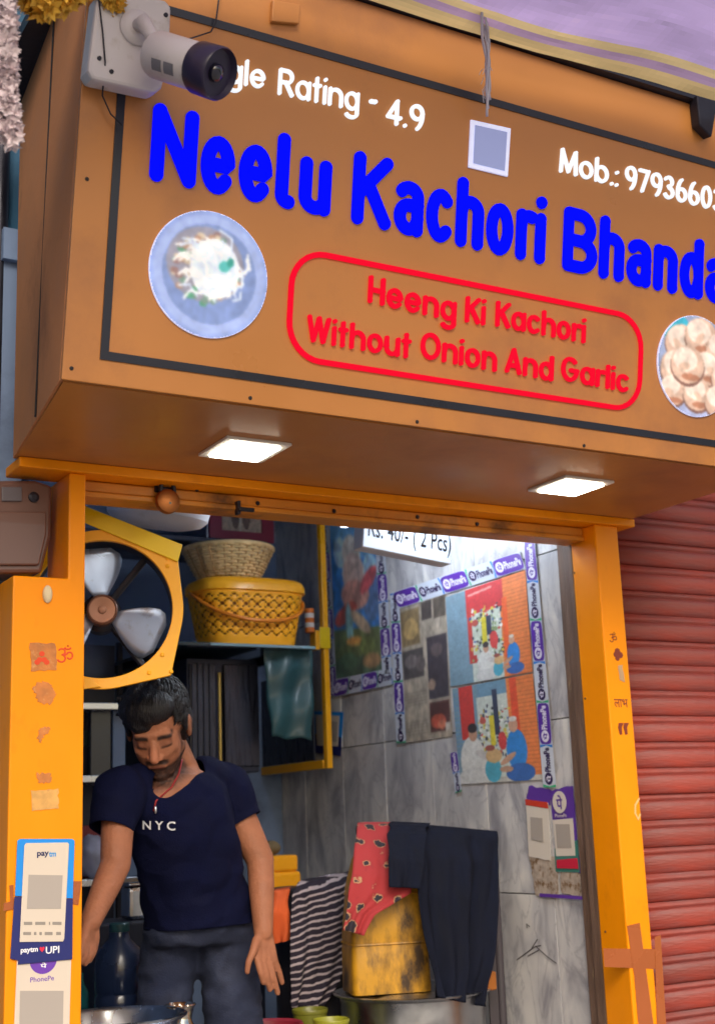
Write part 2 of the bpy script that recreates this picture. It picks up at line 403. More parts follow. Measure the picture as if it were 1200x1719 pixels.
# ------------------------------------------------------------------ lintel and apron
LT = thing('lintel_beam', 'scuffed mustard lintel beam spanning the shop mouth under the soffit', 'beam', (1.7, .07, Z0+.70))
zb = on_y(302, 861, .124)[2]+.014
obj('beam', MB().box((xl1+.002, .05, zb), (xr0-.002, .12, Z0+.794)), 'lintel_paint', LT, bevel=.004)
obj('bottom_lip', MB().box((xl1+.003, .044, zb-.014), (xr0-.003, .124, zb-.001)), 'lintel_paint', LT, bevel=.003)
obj('apron', MB().box((.806, -.012, Z0+.7955), (2.585, .10, Z0+.8185)), 'orange_paint', LT, bevel=.003)
for px, py in ((330,822),(432,845),(560,858),(700,868),(800,880)):
    p = on_y(px, py, .05); obj('nail', MB().lathe(p+np.array((0,.003,0)), [(.003,0),(.006,.005),(.004,.009)], 8, (0,-1,0)), 'dark_metal', LT)
b = MB(); b.box((1.355,.030,Z0+.742),(1.363,.0495,Z0+.775)); b.box((1.355,.02,Z0+.748),(1.395,.0295,Z0+.757))
obj('bracket', b, 'dark_metal', LT, bevel=.001)
# padlock hanging on the lintel
p = on_y(281, 842, .03)
PD = thing('padlock', 'round brass padlock with dark shackle hanging on the lintel', 'padlock', p)
mat('old_brass', S(150,92,48), .4, metal=.8, var=.2)
obj('lock_body', MB().lathe(p+np.array((0,.012,0)), [(.018,0),(.028,.003),(.030,.008),(.030,.016),(.028,.021),(.020,.024)], 24, (0,-1,0)), 'old_brass', PD, smooth_angle=40)
obj('shackle', MB().tube([p+np.array((.017*math.cos(a), 0, .028+.026*math.sin(a))) for a in np.linspace(-.35, math.pi+.35, 14)], .0055, 8), 'dark_metal', PD, smooth=True)
obj('keyhole', MB().lathe(p+np.array((.002,-.011,-.006)), [(.003,0),(.003,.002)], 8, (0,-1,0)), 'black_plastic', PD)
obj('hasp', MB().box(p+np.array((-.026,.014,.025)), p+np.array((.026,.0195,.060))), 'dark_metal', PD, bevel=.002)

# ------------------------------------------------------------------ red roller shutter of the next shop
SHT = thing('roller_shutter', 'closed red corrugated roller shutter right of the orange pillar', 'shutter', (3.4, .12, .004))
pitch = .0735
def slat_profile(z):
    pr = []
    for a, d in ((0,0),(.05,.006),(.16,.0085),(.36,.0095),(.56,.0085),(.68,.005),(.73,.0015),(.79,.0055),(.87,.0065),(.93,.003),(1.0,.0),(1.05,-.001)): pr.append((.105-d, z+a*pitch))
    return pr
first = None; k = 0; z = .004
while z < Z0+1.3:
    if first is None:
        pr = slat_profile(z); b = MB(); n = len(pr)
        b.grid([[(x, y, zz) for (y, zz) in pr] for x in (2.532, 3.2, 4.4)])
        first = obj('slat', b, 'shutter_red', SHT, solid=.0012, smooth_angle=50)
    else:
        s = first.copy(); COL.objects.link(s); s.parent = SHT; s.location = Vector((0, random.uniform(-.0025,.0025), k*pitch+random.uniform(-.001,.001))); s.rotation_euler = (random.uniform(-.01,.01)*0, random.uniform(-.0016,.0016), 0)
    k += 1; z += pitch
obj('guide_rail', MB().box((2.5295, .085, .004), (2.537, .1, Z0+.78)), 'dark_metal', SHT)
# ------------------------------------------------------------------ the sign box
ZS = Z0+.82; YF = -.545; TH = math.radians(10)
SP = Pl((.73, YF, ZS), (1,0,0), (0, -math.sin(TH), math.cos(TH)))      # sign face; a from its left end, b up the face
SW = 2.582-.73; SH = float(SP.px(900, 93)[1])
SG = thing('sign_board', 'large ochre shop sign box with glowing blue and red lettering', 'sign', (1.65, -.3, ZS))
# face sheet, side cheeks, soffit
fo = [(0,0),(SW,0),(SW,SH),(0,SH)]
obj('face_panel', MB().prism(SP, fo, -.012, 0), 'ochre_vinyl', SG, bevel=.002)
def cheek(x_front, x_back, t):
    f0 = SP.pt(x_front-.73, .0, -.013); f1 = SP.pt(x_front-.73, SH, -.013)
    b0 = np.array((x_back, .018, ZS)); b1 = np.array((x_back, .018, f1[2]))
    b = MB(); d = np.array((t,0,0)); q = [f0, b0, b1, f1]
    b.add(q+[p+d for p in q], [(0,1,2,3),(7,6,5,4),(0,4,5,1),(1,5,6,2),(2,6,7,3),(3,7,4,0)]); return b, q
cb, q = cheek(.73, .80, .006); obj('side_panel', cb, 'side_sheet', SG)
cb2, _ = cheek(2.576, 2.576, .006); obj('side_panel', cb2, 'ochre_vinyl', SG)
a0 = q[0]*.55+q[1]*.45; a1 = q[3]*.55+q[2]*.45
obj('seam_strip', MB().tube([a0+np.array((-.002,0,.004)), a1+np.array((-.002,0,0))], .003, 6), 'seam', SG)
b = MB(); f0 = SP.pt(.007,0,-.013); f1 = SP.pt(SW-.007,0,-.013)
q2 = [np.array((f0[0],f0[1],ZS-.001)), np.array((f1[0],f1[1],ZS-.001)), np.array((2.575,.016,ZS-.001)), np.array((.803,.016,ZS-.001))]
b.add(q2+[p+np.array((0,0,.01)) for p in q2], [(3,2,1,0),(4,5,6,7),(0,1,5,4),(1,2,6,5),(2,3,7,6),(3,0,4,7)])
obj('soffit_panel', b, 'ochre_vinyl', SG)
b = MB(); b.box((.72, SP.pt(0,SH)[1]-.02, SP.pt(0,SH)[2]+.002), (2.592, .018, SP.pt(0,SH)[2]+.03)); obj('top_cap', b, 'dark_metal', SG)
# dark border lines stuck on the face
L_, B_, R_ = SP.px(175, 590)[0], SP.px(600, 658)[1], SW-.085
T_ = SP.px(700, 135)[1]; wd = .0165
for nm, poly in (('l', [(L_-wd/2,B_-wd/2),(L_+wd/2,B_+wd/2),(L_+wd/2,T_-wd/2),(L_-wd/2,T_+wd/2)]), ('b', [(L_-wd/2,B_-wd/2),(R_+wd/2,B_-wd/2),(R_-wd/2,B_+wd/2),(L_+wd/2,B_+wd/2)]),
                 ('t', [(L_-wd/2,T_+wd/2),(L_+wd/2,T_-wd/2),(R_-wd/2,T_-wd/2),(R_+wd/2,T_+wd/2)]), ('r', [(R_+wd/2,B_-wd/2),(R_+wd/2,T_+wd/2),(R_-wd/2,T_-wd/2),(R_-wd/2,B_+wd/2)])):
    obj('border_line', MB().prism(SP, poly, .0005, .003), 'black_stripe', SG)

# ---- monoline letters: every stroke a flat rounded bar standing proud of the face
def arc(cx, cy, rx, ry, a0, a1, n=None):
    n = n or max(4, int(abs(a1-a0)/13)); return [(cx+rx*math.cos(math.radians(a)), cy+ry*math.sin(math.radians(a))) for a in np.linspace(a0, a1, n+1)]
def glyph(ch, w, bw, cw, xh, double_a=False, tail_l=False):
    h = w/2; R = bw/2-h; cx = bw/2; cy = xh/2; Ry = xh/2-h; C = 1-h; o = arc(cx, cy, R, Ry, 0, 360)
    stem = lambda x, y0, y1: [(x, y0), (x, y1)]
    x1 = bw-h
    if ch == 'o': return [o], bw
    if ch == 'e': return [[(cx-R, cy), (cx+R, cy)] + arc(cx, cy, R, Ry, 0, 318)], bw
    if ch == 'c': return [arc(cx, cy, R, Ry, 48, 312)], bw*.94
    if ch == 'a':
        if double_a:
            lo = xh*.31
            return [arc(cx, xh-h-R*.9, R, R*.9, 150, 0) + [(x1, h)], [(x1, xh*.58)] + arc(cx, lo+h*.25, R, lo-h*.75, 80, 360)], bw
        return [o, stem(x1, h, xh-h)], bw
    if ch == 'd': return [o, stem(x1, h, C)], bw
    if ch == 'b': return [o, stem(h, h, C)], bw
    if ch == 'g': return [o, [(x1, xh-h), (x1, -.10)] + arc(cx, -.10, R, .17-h*.2, 0, -150)], bw
    if ch in 'hn':
        top = C if ch == 'h' else xh-h
        return [stem(h, h, top), arc(cx, xh-h-R, R, R, 180, 0) + [(x1, h)]], bw
    if ch == 'u': return [[(h, xh-h), (h, h+R)] + arc(cx, h+R, R, R, 180, 360), stem(x1, h, xh-h)], bw
    if ch == 'r': return [stem(h, h, xh-h), arc(h+R*.95, xh-h-R*.95, R*.95, R*.95, 180, 68)], bw*.62
    if ch == 'i': return [stem(h, h, xh-h), [(h, C-.001), (h, C)]], w
    if ch == 'l':
        if tail_l: return [[(h, C), (h, h+.09)] + arc(h+.09, h+.09, .09, .09, 180, 275)], w+.10
        return [stem(h, h, C)], w
    if ch == 't': return [stem(h+.11, h, C-.02), [(h, xh-h), (h+.24, xh-h)]], w+.24
    X1 = cw-h
    if ch == 'N': return [[(h, h), (h, C), (X1, h), (X1, C)]], cw
    if ch == 'H': return [stem(h, h, C), stem(X1, h, C), [(h, .5), (X1, .5)]], cw
    if ch == 'K': return [stem(h, h, C), [(X1, C), (h+.04, .47)], [(h+(X1-h)*.32, .60), (X1, h)]], cw
    if ch in 'BR':
        r = (1-w)/4; xm = cw-h-r
        top = [(h, C), (xm-.02, C)] + arc(xm-.02, C-r, r, r, 90, -90) + [(h, .5)]
        if ch == 'B': return [stem(h, h, C), top, [(h, .5), (xm, .5)] + arc(xm, .5-r, r*1.06, r, 90, -90) + [(h, h)]], cw
        return [stem(h, h, C), top, [(xm-.06, .5), (X1, h)]], cw
    if ch == 'M': return [[(h, h), (h+.04, C), (cw*.62, h+.05), (cw*1.24-h-.04, C), (cw*1.24-h, h)]], cw*1.24
    if ch == 'W': q = cw*1.45; return [[(h, C), (q*.29, h), (q*.5, C), (q*.71, h), (q-h, C)]], q
    if ch == 'O': q = cw*1.28; return [arc(q/2, .5, q/2-h, .5-h, 0, 360)], q
    if ch == 'G': q = cw*1.25; return [arc(q/2, .5, q/2-h, .5-h, 48, 348) + [(q-h, .47), (q*.55, .47)]], q
    if ch == 'A': q = cw*1.12; return [[(h, h), (q/2, C), (q-h, h)], [(q*.22, .32), (q*.78, .32)]], q
    D = .56
    if ch == '4': return [[(D*.72, h), (D*.72, C), (h, .30), (D-h*.4, .30)]], D
    if ch == '9': return [arc(D/2, .68, D/2-h, .32-h, 0, 360), arc(D/2-.12, .60, D/2-h+.12, .62, 5, -62)], D
    if ch == '6': return [arc(D/2, .32, D/2-h, .32-h, 0, 360), arc(D/2+.12, .40, D/2-h+.12, .62, 185, 118)], D
    if ch == '7': return [[(h, C), (D-h, C), (D*.36, h)]], D*.96
    if ch == '3': return [arc(D/2-.03, .745, D/2-h-.03, .255-h, 150, -90) + arc(D/2-.02, .28, D/2-h, .28-h, 80, -150)], D
    if ch == '0': return [arc(D/2, .5, D/2-h, .5-h, 0, 360)], D
    if ch == '-': return [[(h, .36), (h+.14, .36)]], w+.14
    if ch == '.': return [[(h, h), (h, h+.001)]], w
    if ch == ':': return [[(h, h), (h, h+.001)], [(h, xh*.8), (h, xh*.8+.001)]], w
    raise KeyError(ch)
def bar(mb, pl, line, hw, c0, dep, K=8):       # flattened rounded bar along a line on the plane
    P = [np.array(p, float) for p in line]; closed = np.linalg.norm(P[0]-P[-1]) < 1e-6
    n = len(P); vs = []; fs = []
    ph = [math.pi*k/(K-1) for k in range(K)]
    cs = [(math.copysign(abs(math.cos(a))**.45, math.cos(a)), math.sin(a)**.45) for a in ph]
    for i in range(n):
        if closed: t0 = P[i]-P[i-1] if i else P[0]-P[-2]; t1 = P[(i+1) % n]-P[i] if i < n-1 else P[1]-P[0]
        else: t0 = P[i]-P[max(i-1,0)]; t1 = P[min(i+1,n-1)]-P[i]
        if not np.any(t0): t0 = t1
        if not np.any(t1): t1 = t0
        t0 = t0/(np.linalg.norm(t0)+1e-12); t1 = t1/(np.linalg.norm(t1)+1e-12); t = t0+t1
        if np.linalg.norm(t) < .2: t = t1
        t = t/np.linalg.norm(t); nn = np.array([-t[1], t[0]]); m = 1/max(.5, abs(t @ t1))
        for c, s in cs: q = P[i]+nn*hw*c*min(m,1.35); vs.append(pl.pt(q[0], q[1], c0+dep*s))
    for i in range(n-1):
        for k in range(K-1): fs.append((i*K+k, i*K+k+1, (i+1)*K+k+1, (i+1)*K+k))
    mb.add(vs, fs)
    for e in ([P[0], P[-1]] if not closed else []):
        vs = []; fs = []; M_ = 14
        rings = [(1,0),(1,.6),(.93,.9),(.8,.99)]
        for r, c in rings:
            for k in range(M_): a = 2*math.pi*k/M_; vs.append(pl.pt(e[0]+hw*r*math.cos(a), e[1]+hw*r*math.sin(a), c0+dep*c*.985))
        for i in range(3):
            for k in range(M_): j = (k+1) % M_; fs.append((i*M_+k, i*M_+j, (i+1)*M_+j, (i+1)*M_+k))
        fs.append(tuple(range(3*M_, 4*M_))); mb.add(vs, fs)
def corners(line):
    P = [np.array(p) for p in line]; out = []
    for i in range(1, len(P)-1):
        a = P[i]-P[i-1]; b_ = P[i+1]-P[i]; na, nb = np.linalg.norm(a), np.linalg.norm(b_)
        if na > 1e-6 and nb > 1e-6 and (a @ b_)/(na*nb) < .75: out.append(P[i])
    return out
def letters(text, a0, b0, a1, b1, cap, w, bw, cw, xh, sp, material, **kw):
    gl = []; x = 0
    for ch in text:
        if ch == ' ': x += .34; continue
        s, adv = glyph(ch, w, bw, cw, xh, **kw); gl.append((ch, s, x)); x += adv+sp
    tot = x-sp; kx = (a1-a0)/tot
    for ch, strokes, gx in gl:
        mb = MB()
        f = lambda p: (a0+(gx+p[0])*kx, b0+(b1-b0)*(gx+p[0])/tot+p[1]*cap)
        for q, s in enumerate(strokes):
            # split at sharp corners so every limb ends round
            segs = []; cur = [s[0]]; cset = [tuple(c) for c in corners(s)]
            for p in s[1:]:
                cur.append(p)
                if tuple(p) in cset: segs.append(cur); cur = [p]
            segs.append(cur)
            for j, g in enumerate(segs):
                if len(g) > 1: bar(mb, SP, [f(p) for p in g], w/2*(kx+cap)/2, .0008, .0075+.0004*(q*2+j))
        o = obj('letter', mb, material, SG, smooth_angle=45)
        o['label'] = f"{ {'letter_blue':'blue','letter_white':'white','letter_red':'red'}[material] } glowing sign letter {ch}" if ch.isalnum() else 'small glowing sign mark'
mat('letter_blue', (.001,.001,.01), .8, spec=0, emit=(.0012,.0035,1.0), es=.85)
mat('letter_white', (.3,.3,.3), .6, spec=.1, emit=(.86,.92,1.0), es=.75)
mat('letter_red', (.05,.0,.002), .8, spec=0, emit=(1.0,.006,.030), es=.72)
def line_of(text, p0, p1, cap_px, mat_, w, bw, cw, xh, sp, **kw):
    A = SP.px(*p0); B = SP.px(*p1); T = SP.px(p0[0], p0[1]-cap_px); letters(text, A[0], A[1], B[0], B[1], T[1]-A[1], w, bw, cw, xh, sp, mat_, **kw)
kwb = dict(w=.18, bw=.46, cw=.60, xh=.755, sp=.055, double_a=True, tail_l=True)
line_of('Neelu', (249,302), (552,365), 133, 'letter_blue', **kwb)
line_of('Kachori', (588,374), (912,445), 124, 'letter_blue', **kwb)
line_of('Bhandar', (942,452), (1246,519), 108, 'letter_blue', **kwb)
kww = dict(w=.135, bw=.64, cw=.66, xh=.72, sp=.10)
line_of('Google', (280,121), (443,150), 46, 'letter_white', **kww)
line_of('Rating', (465,159), (600,188), 46, 'letter_white', **kww)
line_of('-', (617,186), (631,188), 46, 'letter_white', **kww)
line_of('4.9', (646,207), (709,221), 44, 'letter_white', **kww)
line_of('Mob.:', (937,289), (1035,314), 42, 'letter_white', **kww)
line_of('97936603', (1047,316), (1212,357), 40, 'letter_white', **kww)
kwr = dict(w=.165, bw=.66, cw=.66, xh=.74, sp=.095)
line_of('Heeng', (616,508), (763,541), 47, 'letter_red', **kwr)
line_of('Ki', (779,541), (812,547), 45, 'letter_red', **kwr)
line_of('Kachori', (830,548), (980,577), 44, 'letter_red', **kwr)
line_of('Without', (513,573), (687,603), 46, 'letter_red', **kwr)
line_of('Onion', (704,601), (831,625), 46, 'letter_red', **kwr)
line_of('And', (846,625), (926,641), 44, 'letter_red', **kwr)
line_of('Garlic', (940,638), (1053,660), 42, 'letter_red', **kwr)
# red rounded frame round the slogan
fa = SP.px(487, 500); fb = SP.px(1074, 600); ft = SP.px(780, 475)[1]; fbm = SP.px(780, 645)[1]; rr_ = .075
x0, x1 = fa[0], fb[0]
fr = arc(x1-rr_, ft-rr_, rr_, rr_, 90, 0, 8)+arc(x1-rr_, fbm+rr_, rr_, rr_, 0, -90, 8)+arc(x0+rr_, fbm+rr_, rr_, rr_, -90, -180, 8)+arc(x0+rr_, ft-rr_, rr_, rr_, 180, 90, 8)
mb = MB(); bar(mb, SP, fr+[fr[0]], .0058, .0008, .006); obj('slogan_frame', mb, 'letter_red', SG, smooth_angle=45)
# plain white plaque (its code is left out)
pq = SP.pxs([(784,281),(850,297),(855,216),(788,201)])
mat('plaque_white', S(226,230,248), .35, emit=S(200,210,255), es=.35); mat('plaque_grey', S(150,160,205), .4, emit=S(140,155,215), es=.25)
obj('plaque', MB().prism(SP, pq, .001, .006), 'plaque_white', SG, bevel=.001)
pc = np.mean(pq, 0); obj('plaque_print', MB().prism(SP, [tuple(pc+(np.array(p)-pc)*.80) for p in pq], .0065, .0075), 'plaque_grey', SG)
# round food pictures
def disc(px, rb, paint_fn, label, n=110):
    c = SP.px(*px); P = Paint(n, n, (255,255,255)); paint_fn(P); P.keep = (P.u-.5)**2+(P.v-.5)**2 <= .25
    obj('disc_backing', MB().prism(SP, [(c[0]+rb*1.012*math.cos(a), c[1]+rb*1.012*math.sin(a)) for a in np.linspace(0, 2*math.pi, 64, endpoint=False)], .001, .005), 'plaque_white', SG)
    o = sheet('food_picture', lambda u, v: SP.pt(c[0]+(u-.5)*2*rb, c[1]+(v-.5)*2*rb, .0065), P, SG, print_mat('backlit_print', .35, emit=.24)); o['label'] = label
def plate(P):
    P.c[:] = (150,172,232); P.ell(.5,.5,.47,.47,(164,184,238)); P.ell(.5,.5,.40,.40,(128,150,205)); P.ell(.46,.57,.33,.30,(150,150,170))
    rg = np.random.default_rng(3)
    for k in range(90):
        a = rg.random()*6.28; r = .30*math.sqrt(rg.random()); P.ell(.48+r*math.cos(a), .55+r*math.sin(a), .03, .025, [(176,140,120),(120,150,140),(90,160,130),(205,190,170),(150,120,120)][k % 5])
    P.ell(.54,.55,.21,.24,(236,244,255)); P.ell(.5,.62,.17,.14,(226,240,250))
    for k in range(60):
        a = rg.random()*6.28; r = .26*math.sqrt(rg.random()); x, y = .53+r*math.cos(a), .50+r*math.sin(a); L = .05+.09*rg.random(); d = rg.random()*3.1
        P.line([(x,y),(x+L*math.cos(d),y+L*math.sin(d)),(x+L*1.6*math.cos(d+.5),y+L*1.6*math.sin(d+.5))], .009, [(255,255,255),(240,246,255),(214,228,250)][k % 3])
    P.ell(.62,.58,.05,.045,(90,190,190)); P.ell(.67,.62,.03,.04,(60,160,150)); P.grain(.10, 9); P.blur(3)
def kachoris(P):
    P.c[:] = (150,164,200); P.ell(.2,.85,.2,.14,(60,170,200)); P.ell(.62,.45,.34,.32,(86,88,118)); P.ell(.5,.06,.5,.10,(170,180,220))
    rg = np.random.default_rng(5)
    for cx_, cy_, r in ((.30,.70,.22),(.55,.80,.22),(.84,.70,.22),(.28,.44,.25),(.66,.50,.20),(.90,.42,.2),(.20,.22,.17),(.52,.22,.19),(.82,.18,.2),(.38,.50,.22)):
        P.ell(cx_,cy_-.015,r*1.03,r*.92,(120,84,76)); P.ell(cx_,cy_,r,r*.86,(214,182,164)); P.ell(cx_-.03,cy_+.05,r*.72,r*.55,(240,222,210))
        P.ell(cx_+r*.2, cy_-r*.55, r*.55, r*.16, (176,122,98)); P.ell(cx_+rg.normal()*r*.3, cy_-r*.1, r*.35, r*.18, (222,190,170), rg.random()*3)
    P.grain(.16, 8); P.blur(3)
disc((350,461), (SP.px(350,356)-SP.px(350,567))[1]/2, plate, 'round lit picture of a plate piled with white noodles')
disc((1166,615), (SP.px(1166,531)-SP.px(1166,699))[1]/2, kachoris, 'round lit picture of golden fried kachoris')
for px, py in ((120,618),(420,668),(700,708),(980,748),(146,300),(300,18)):
    q = SP.px(px, py); obj('screw', MB().lathe(SP.pt(q[0], q[1], 0), [(.0042,0),(.0038,.0015),(.001,.002)], 10, SP.n), 'seam', SG)
# small clip on the bare strip above the border
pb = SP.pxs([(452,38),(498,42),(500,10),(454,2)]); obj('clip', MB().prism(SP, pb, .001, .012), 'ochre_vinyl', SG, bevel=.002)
pb = SP.pxs([(1155,165),(1190,175),(1180,235),(1160,215)]); obj('bracket', MB().prism(SP, pb, .001, .03), 'dark_metal', SG, bevel=.003)

# ------------------------------------------------------------------ recessed square downlights
mat('lamp_frame', S(232,226,216), .4); mat('lamp_diffuser', (.9,.9,.9), .5, emit=(1.0,.90,.72), es=13.0)
mat('lamp_diffuser_cool', (.9,.9,.9), .5, emit=(.80,.90,1.0), es=72.0)
for poly, lab in (([(354,765),(440,768),(470,737),(378,733)], 'lit square downlight in the soffit near the left pillar'), ([(900,822),(985,829),(1013,802),(932,797)], 'lit square downlight in the soffit near the right pillar')):
    cs = [on_z(x, y, ZS) for x, y in poly]; c = np.mean(cs, 0); hw = .064
    d = thing('downlight', lab, 'downlight', (c[0], c[1], ZS-.012), 'square soffit downlights')
    QP = Pl((c[0], c[1], ZS-.0015), (1,0,0), (0,-1,0))      # c axis points up/down
    sgn = -1 if QP.n[2] > 0 else 1
    sq = lambda k: [(-k,-k),(k,-k),(k,k),(-k,k)]
    obj('frame', MB().ringprism(QP, sq(hw+.014), sq(hw-.004), sgn*.0, sgn*.007), 'lamp_frame', d, bevel=.0015)
    obj('diffuser', MB().prism(QP, sq(hw-.004), sgn*.001, sgn*.0125), 'lamp_diffuser', d, bevel=.003)
# ------------------------------------------------------------------ things on the pillar fronts
def pillar_sheet(name, poly, m, parent, c0=.0006, c1=.0014, wob=0.0):
    pts = PF.pxs(poly)
    if wob:
        out = []
        for i in range(len(pts)):
            a, b_ = np.array(pts[i]), np.array(pts[(i+1) % len(pts)])
            for t in np.linspace(0, 1, 7)[:-1]: out.append(tuple(a+(b_-a)*t+RNG.normal(size=2)*wob))
        pts = out
    return obj(name, MB().prism(PF, pts, c0, c1), m, parent)
mat('peeled_sticker', S(198,122,62), .7, var=.2, vscale=40, bump=.2, dirt=S(222,170,110), dscale=50)
mat('peeled_sticker_pale', S(220,166,92), .7, var=.2, vscale=40, bump=.2, dirt=S(190,130,80), dscale=50)
mat('red_mark', S(226,70,24), .6); mat('maroon_mark', S(128,52,30), .6, var=.2)
pillar_sheet('sticker_scrap', [(52,1127),(96,1125),(93,1081),(49,1079)], 'peeled_sticker', LP, wob=.0012)
pillar_sheet('sticker_scrap', [(54,1155),(62,1172),(66,1180),(86,1183),(94,1168),(86,1148),(64,1146)], 'peeled_sticker', LP, wob=.0022)
pillar_sheet('sticker_scrap', [(61,1240),(68,1248),(72,1234),(82,1232),(82,1221),(68,1222)], 'peeled_sticker', LP, wob=.0015)
pillar_sheet('sticker_scrap', [(61,1302),(64,1314),(84,1314),(86,1298),(62,1298)], 'peeled_sticker', LP, wob=.0015)
pillar_sheet('sticker_scrap', [(53,1362),(98,1358),(98,1325),(52,1328)], 'peeled_sticker_pale', LP, wob=.0012)
for cx_, cy_ in ((66,1108),(74,1108),(70,1098),(62,1112),(78,1112)): 
    c = PF.px(cx_, cy_); obj('red_emblem', MB().prism(PF, [(c[0]+.008*math.cos(a)*.8, c[1]+.006*math.sin(a)) for a in np.linspace(0, 6.28, 9)[:-1]], .0016, .002+.0001*cx_/70), 'red_mark', LP)
def om(center, size, m, parent):         # the red Om mark drawn with a brush
    c = PF.px(*center); s = size; mb = MB()
    q = lambda pts: [(c[0]+x*s, c[1]+y*s) for x, y in pts]
    L = [arc(-.25,.22,.22,.2,150,-90)+arc(-.28,-.22,.27,.24,90,-150), [(-.05,.0)]+arc(.28,-.02,.2,.22,150,-130), arc(.15,.52,.2,.12,200,340), [(.15,.62),(.16,.63)]]
    for k, l in enumerate(L): bar(mb, PF, q(l), .055*s, .0004, .0008+.0002*k, 5)
    return obj('om_mark', mb, m, parent)
om((110,1100), .033, 'red_mark', LP); om((1029,1071), .024, 'maroon_mark', RP)
# pale oval shell stuck on top of the wide part
c = PF.px(79, 998); obj('oval_hook', MB().ell(PF.pt(c[0], c[1], .003), (.011,.008,.020)), mat('shell', S(216,196,160), .5, var=.1), LP, smooth=True)
# right pillar marks and tape
for i, (cx_, cy_, r) in enumerate(((1036,1094,.010),(1041,1100,.009),(1033,1099,.008),(1036,1105,.008))):
    c = PF.px(cx_, cy_); obj('flower_mark', MB().prism(PF, [(c[0]+r*math.cos(a), c[1]+r*math.sin(a)) for a in np.linspace(0, 6.28, 9)[:-1]], .0004, .001+.0001*i), 'maroon_mark', RP)
pillar_sheet('sticker_scrap', [(1037,1118),(1044,1117),(1049,1146),(1040,1142)], mat('grey_scrap', S(196,160,120), .7, var=.2), RP, wob=.001)
for dx in (-4, 5):
    pillar_sheet('foot_mark', [(1044+dx,1234),(1048+dx,1233),(1047+dx,1222),(1050+dx,1214),(1042+dx,1214),(1041+dx,1222)], 'maroon_mark', RP)
mb = MB(); RPsheet = lambda u, v: PF.pt(u, v); a, b_ = PF.px(1031, 1188), PF.px(1053, 1174)
text_on(mb, 'लाभ', RPsheet, a[0], a[1], b_[0], b_[1], .0006, PF.n, bold=.01)
if mb.v: obj('painted_word', mb, 'maroon_mark', RP)
pillar_sheet('tape', [(1014,1624),(1110,1628),(1107,1594),(1012,1593)], 'tape_brown', RP, .0005, .0009)
pillar_sheet('tape', [(1052,1555),(1073,1550),(1096,1719),(1110,1830),(1080,1830),(1064,1640)], 'tape_brown', RP, .0011, .0015)
pillar_sheet('tape', [(1098,1574),(1108,1570),(1117,1719),(1124,1830),(1104,1830),(1101,1690)], 'tape_brown', RP, .0016, .002)
b = MB(); bar(b, PF, PF.pxs([(1072,1342),(1066,1352),(1066,1366),(1071,1376),(1074,1368)]), .003, .0004, .001, 5); obj('putty_mark', b, mat('putty', S(238,190,120), .6), RP)
for py in (962, 1173, 1565):
    q = on_x(960+(py-915)*.086, py, 2.4448); obj('rivet', MB().lathe(q, [(.003,0),(.0025,.0015)], 8, (-1,0,0)), 'dark_metal', RP)

# ------------------------------------------------------------------ payment cards on the left pillar
mat('card_white', S(220,206,190), .3); mat('card_blue', S(34,146,236), .3); mat('card_navy', S(40,46,112), .3); mat('card_purple', S(112,64,176), .35)
mat('ink_navy', S(30,36,90), .5); mat('ink_cyan', S(60,150,220), .5); mat('ink_white', S(240,240,246), .5); mat('ink_red', S(224,40,70), .5); mat('code_grey', S(176,166,158), .4); mat('ink_grey', S(150,142,134), .5)
c = PF.px(72, 1510)
CB = thing('payment_card', 'blue and navy payment card taped on the left orange pillar', 'payment card', PF.pt(c[0], c[1], .002))
obj('upper_board', MB().prism(PF, PF.pxs([(24,1505),(121,1509),(124,1412),(120,1409),(32,1409),(28,1412)]), .003, .006), 'card_blue', CB, bevel=.001)
obj('lower_board', MB().prism(PF, PF.pxs([(16,1610),(29,1613),(29,1620),(120,1611),(121,1510),(23,1506)]), .003, .0063), 'card_navy', CB, bevel=.001)
obj('white_panel', MB().prism(PF, PF.pxs([(31,1582),(104,1581),(106,1576),(114,1418),(112,1415),(42,1416),(39,1420)]), .0068, .0085), 'card_white', CB, bevel=.0008)
obj('plain_square', MB().prism(PF, PF.pxs([(43,1526),(100,1526),(103,1470),(46,1469)]), .0087, .0092), 'code_grey', CB)
CP = lambda u, v: PF.pt(u, v)
def words(body, x0, y0, x1, y1, off, m, parent, bold=.015, name='lettering', rot=0):
    a, b_ = PF.px(x0, y0), PF.px(x1, y1); mb = MB(); text_on(mb, body, CP, a[0], a[1], b_[0], b_[1], off, PF.n, bold, rot); return obj(name, mb, m, parent)
words('pay', 60,1441, 80,1430, .009, 'ink_navy', CB, .03); words('tm', 80,1439, 92,1430, .009, 'ink_cyan', CB, .03)
words('paytm', 33,1603, 62,1590, .0068, 'ink_white', CB, .03); words('UPI', 75,1602, 98,1588, .0068, 'ink_white', CB, .02)
h = PF.px(69, 1594); obj('heart', MB().prism(PF, [(h[0]+.006*x, h[1]+.006*y) for x, y in ((0,-1),(.9,.1),(.8,.7),(.4,.8),(0,.45),(-.4,.8),(-.8,.7),(-.9,.1))], .0064, .007), 'ink_red', CB)
for y, segs in ((1551, ((38,52),(57,74),(80,82),(86,101))), (1568, ((37,50),(55,59),(64,68),(73,86),(92,100)))):
    for s0, s1 in segs: obj('print_line', MB().prism(PF, PF.pxs([(s0,y+2),(s1,y+2),(s1,y-3),(s0,y-3)]), .0087, .0091), 'ink_grey', CB)
for poly in ([(5,1530),(22,1527),(22,1486),(15,1487),(17,1514),(6,1517)], [(121,1518),(131,1520),(136,1480),(121,1480)]): obj('tape', MB().prism(PF, PF.pxs(poly), .0022, .0028), 'tape_brown', CB)
c = PF.px(75, 1700)
CW = thing('payment_card', 'white payment card with purple disc below the blue card', 'payment card', PF.pt(c[0], c[1], .001))
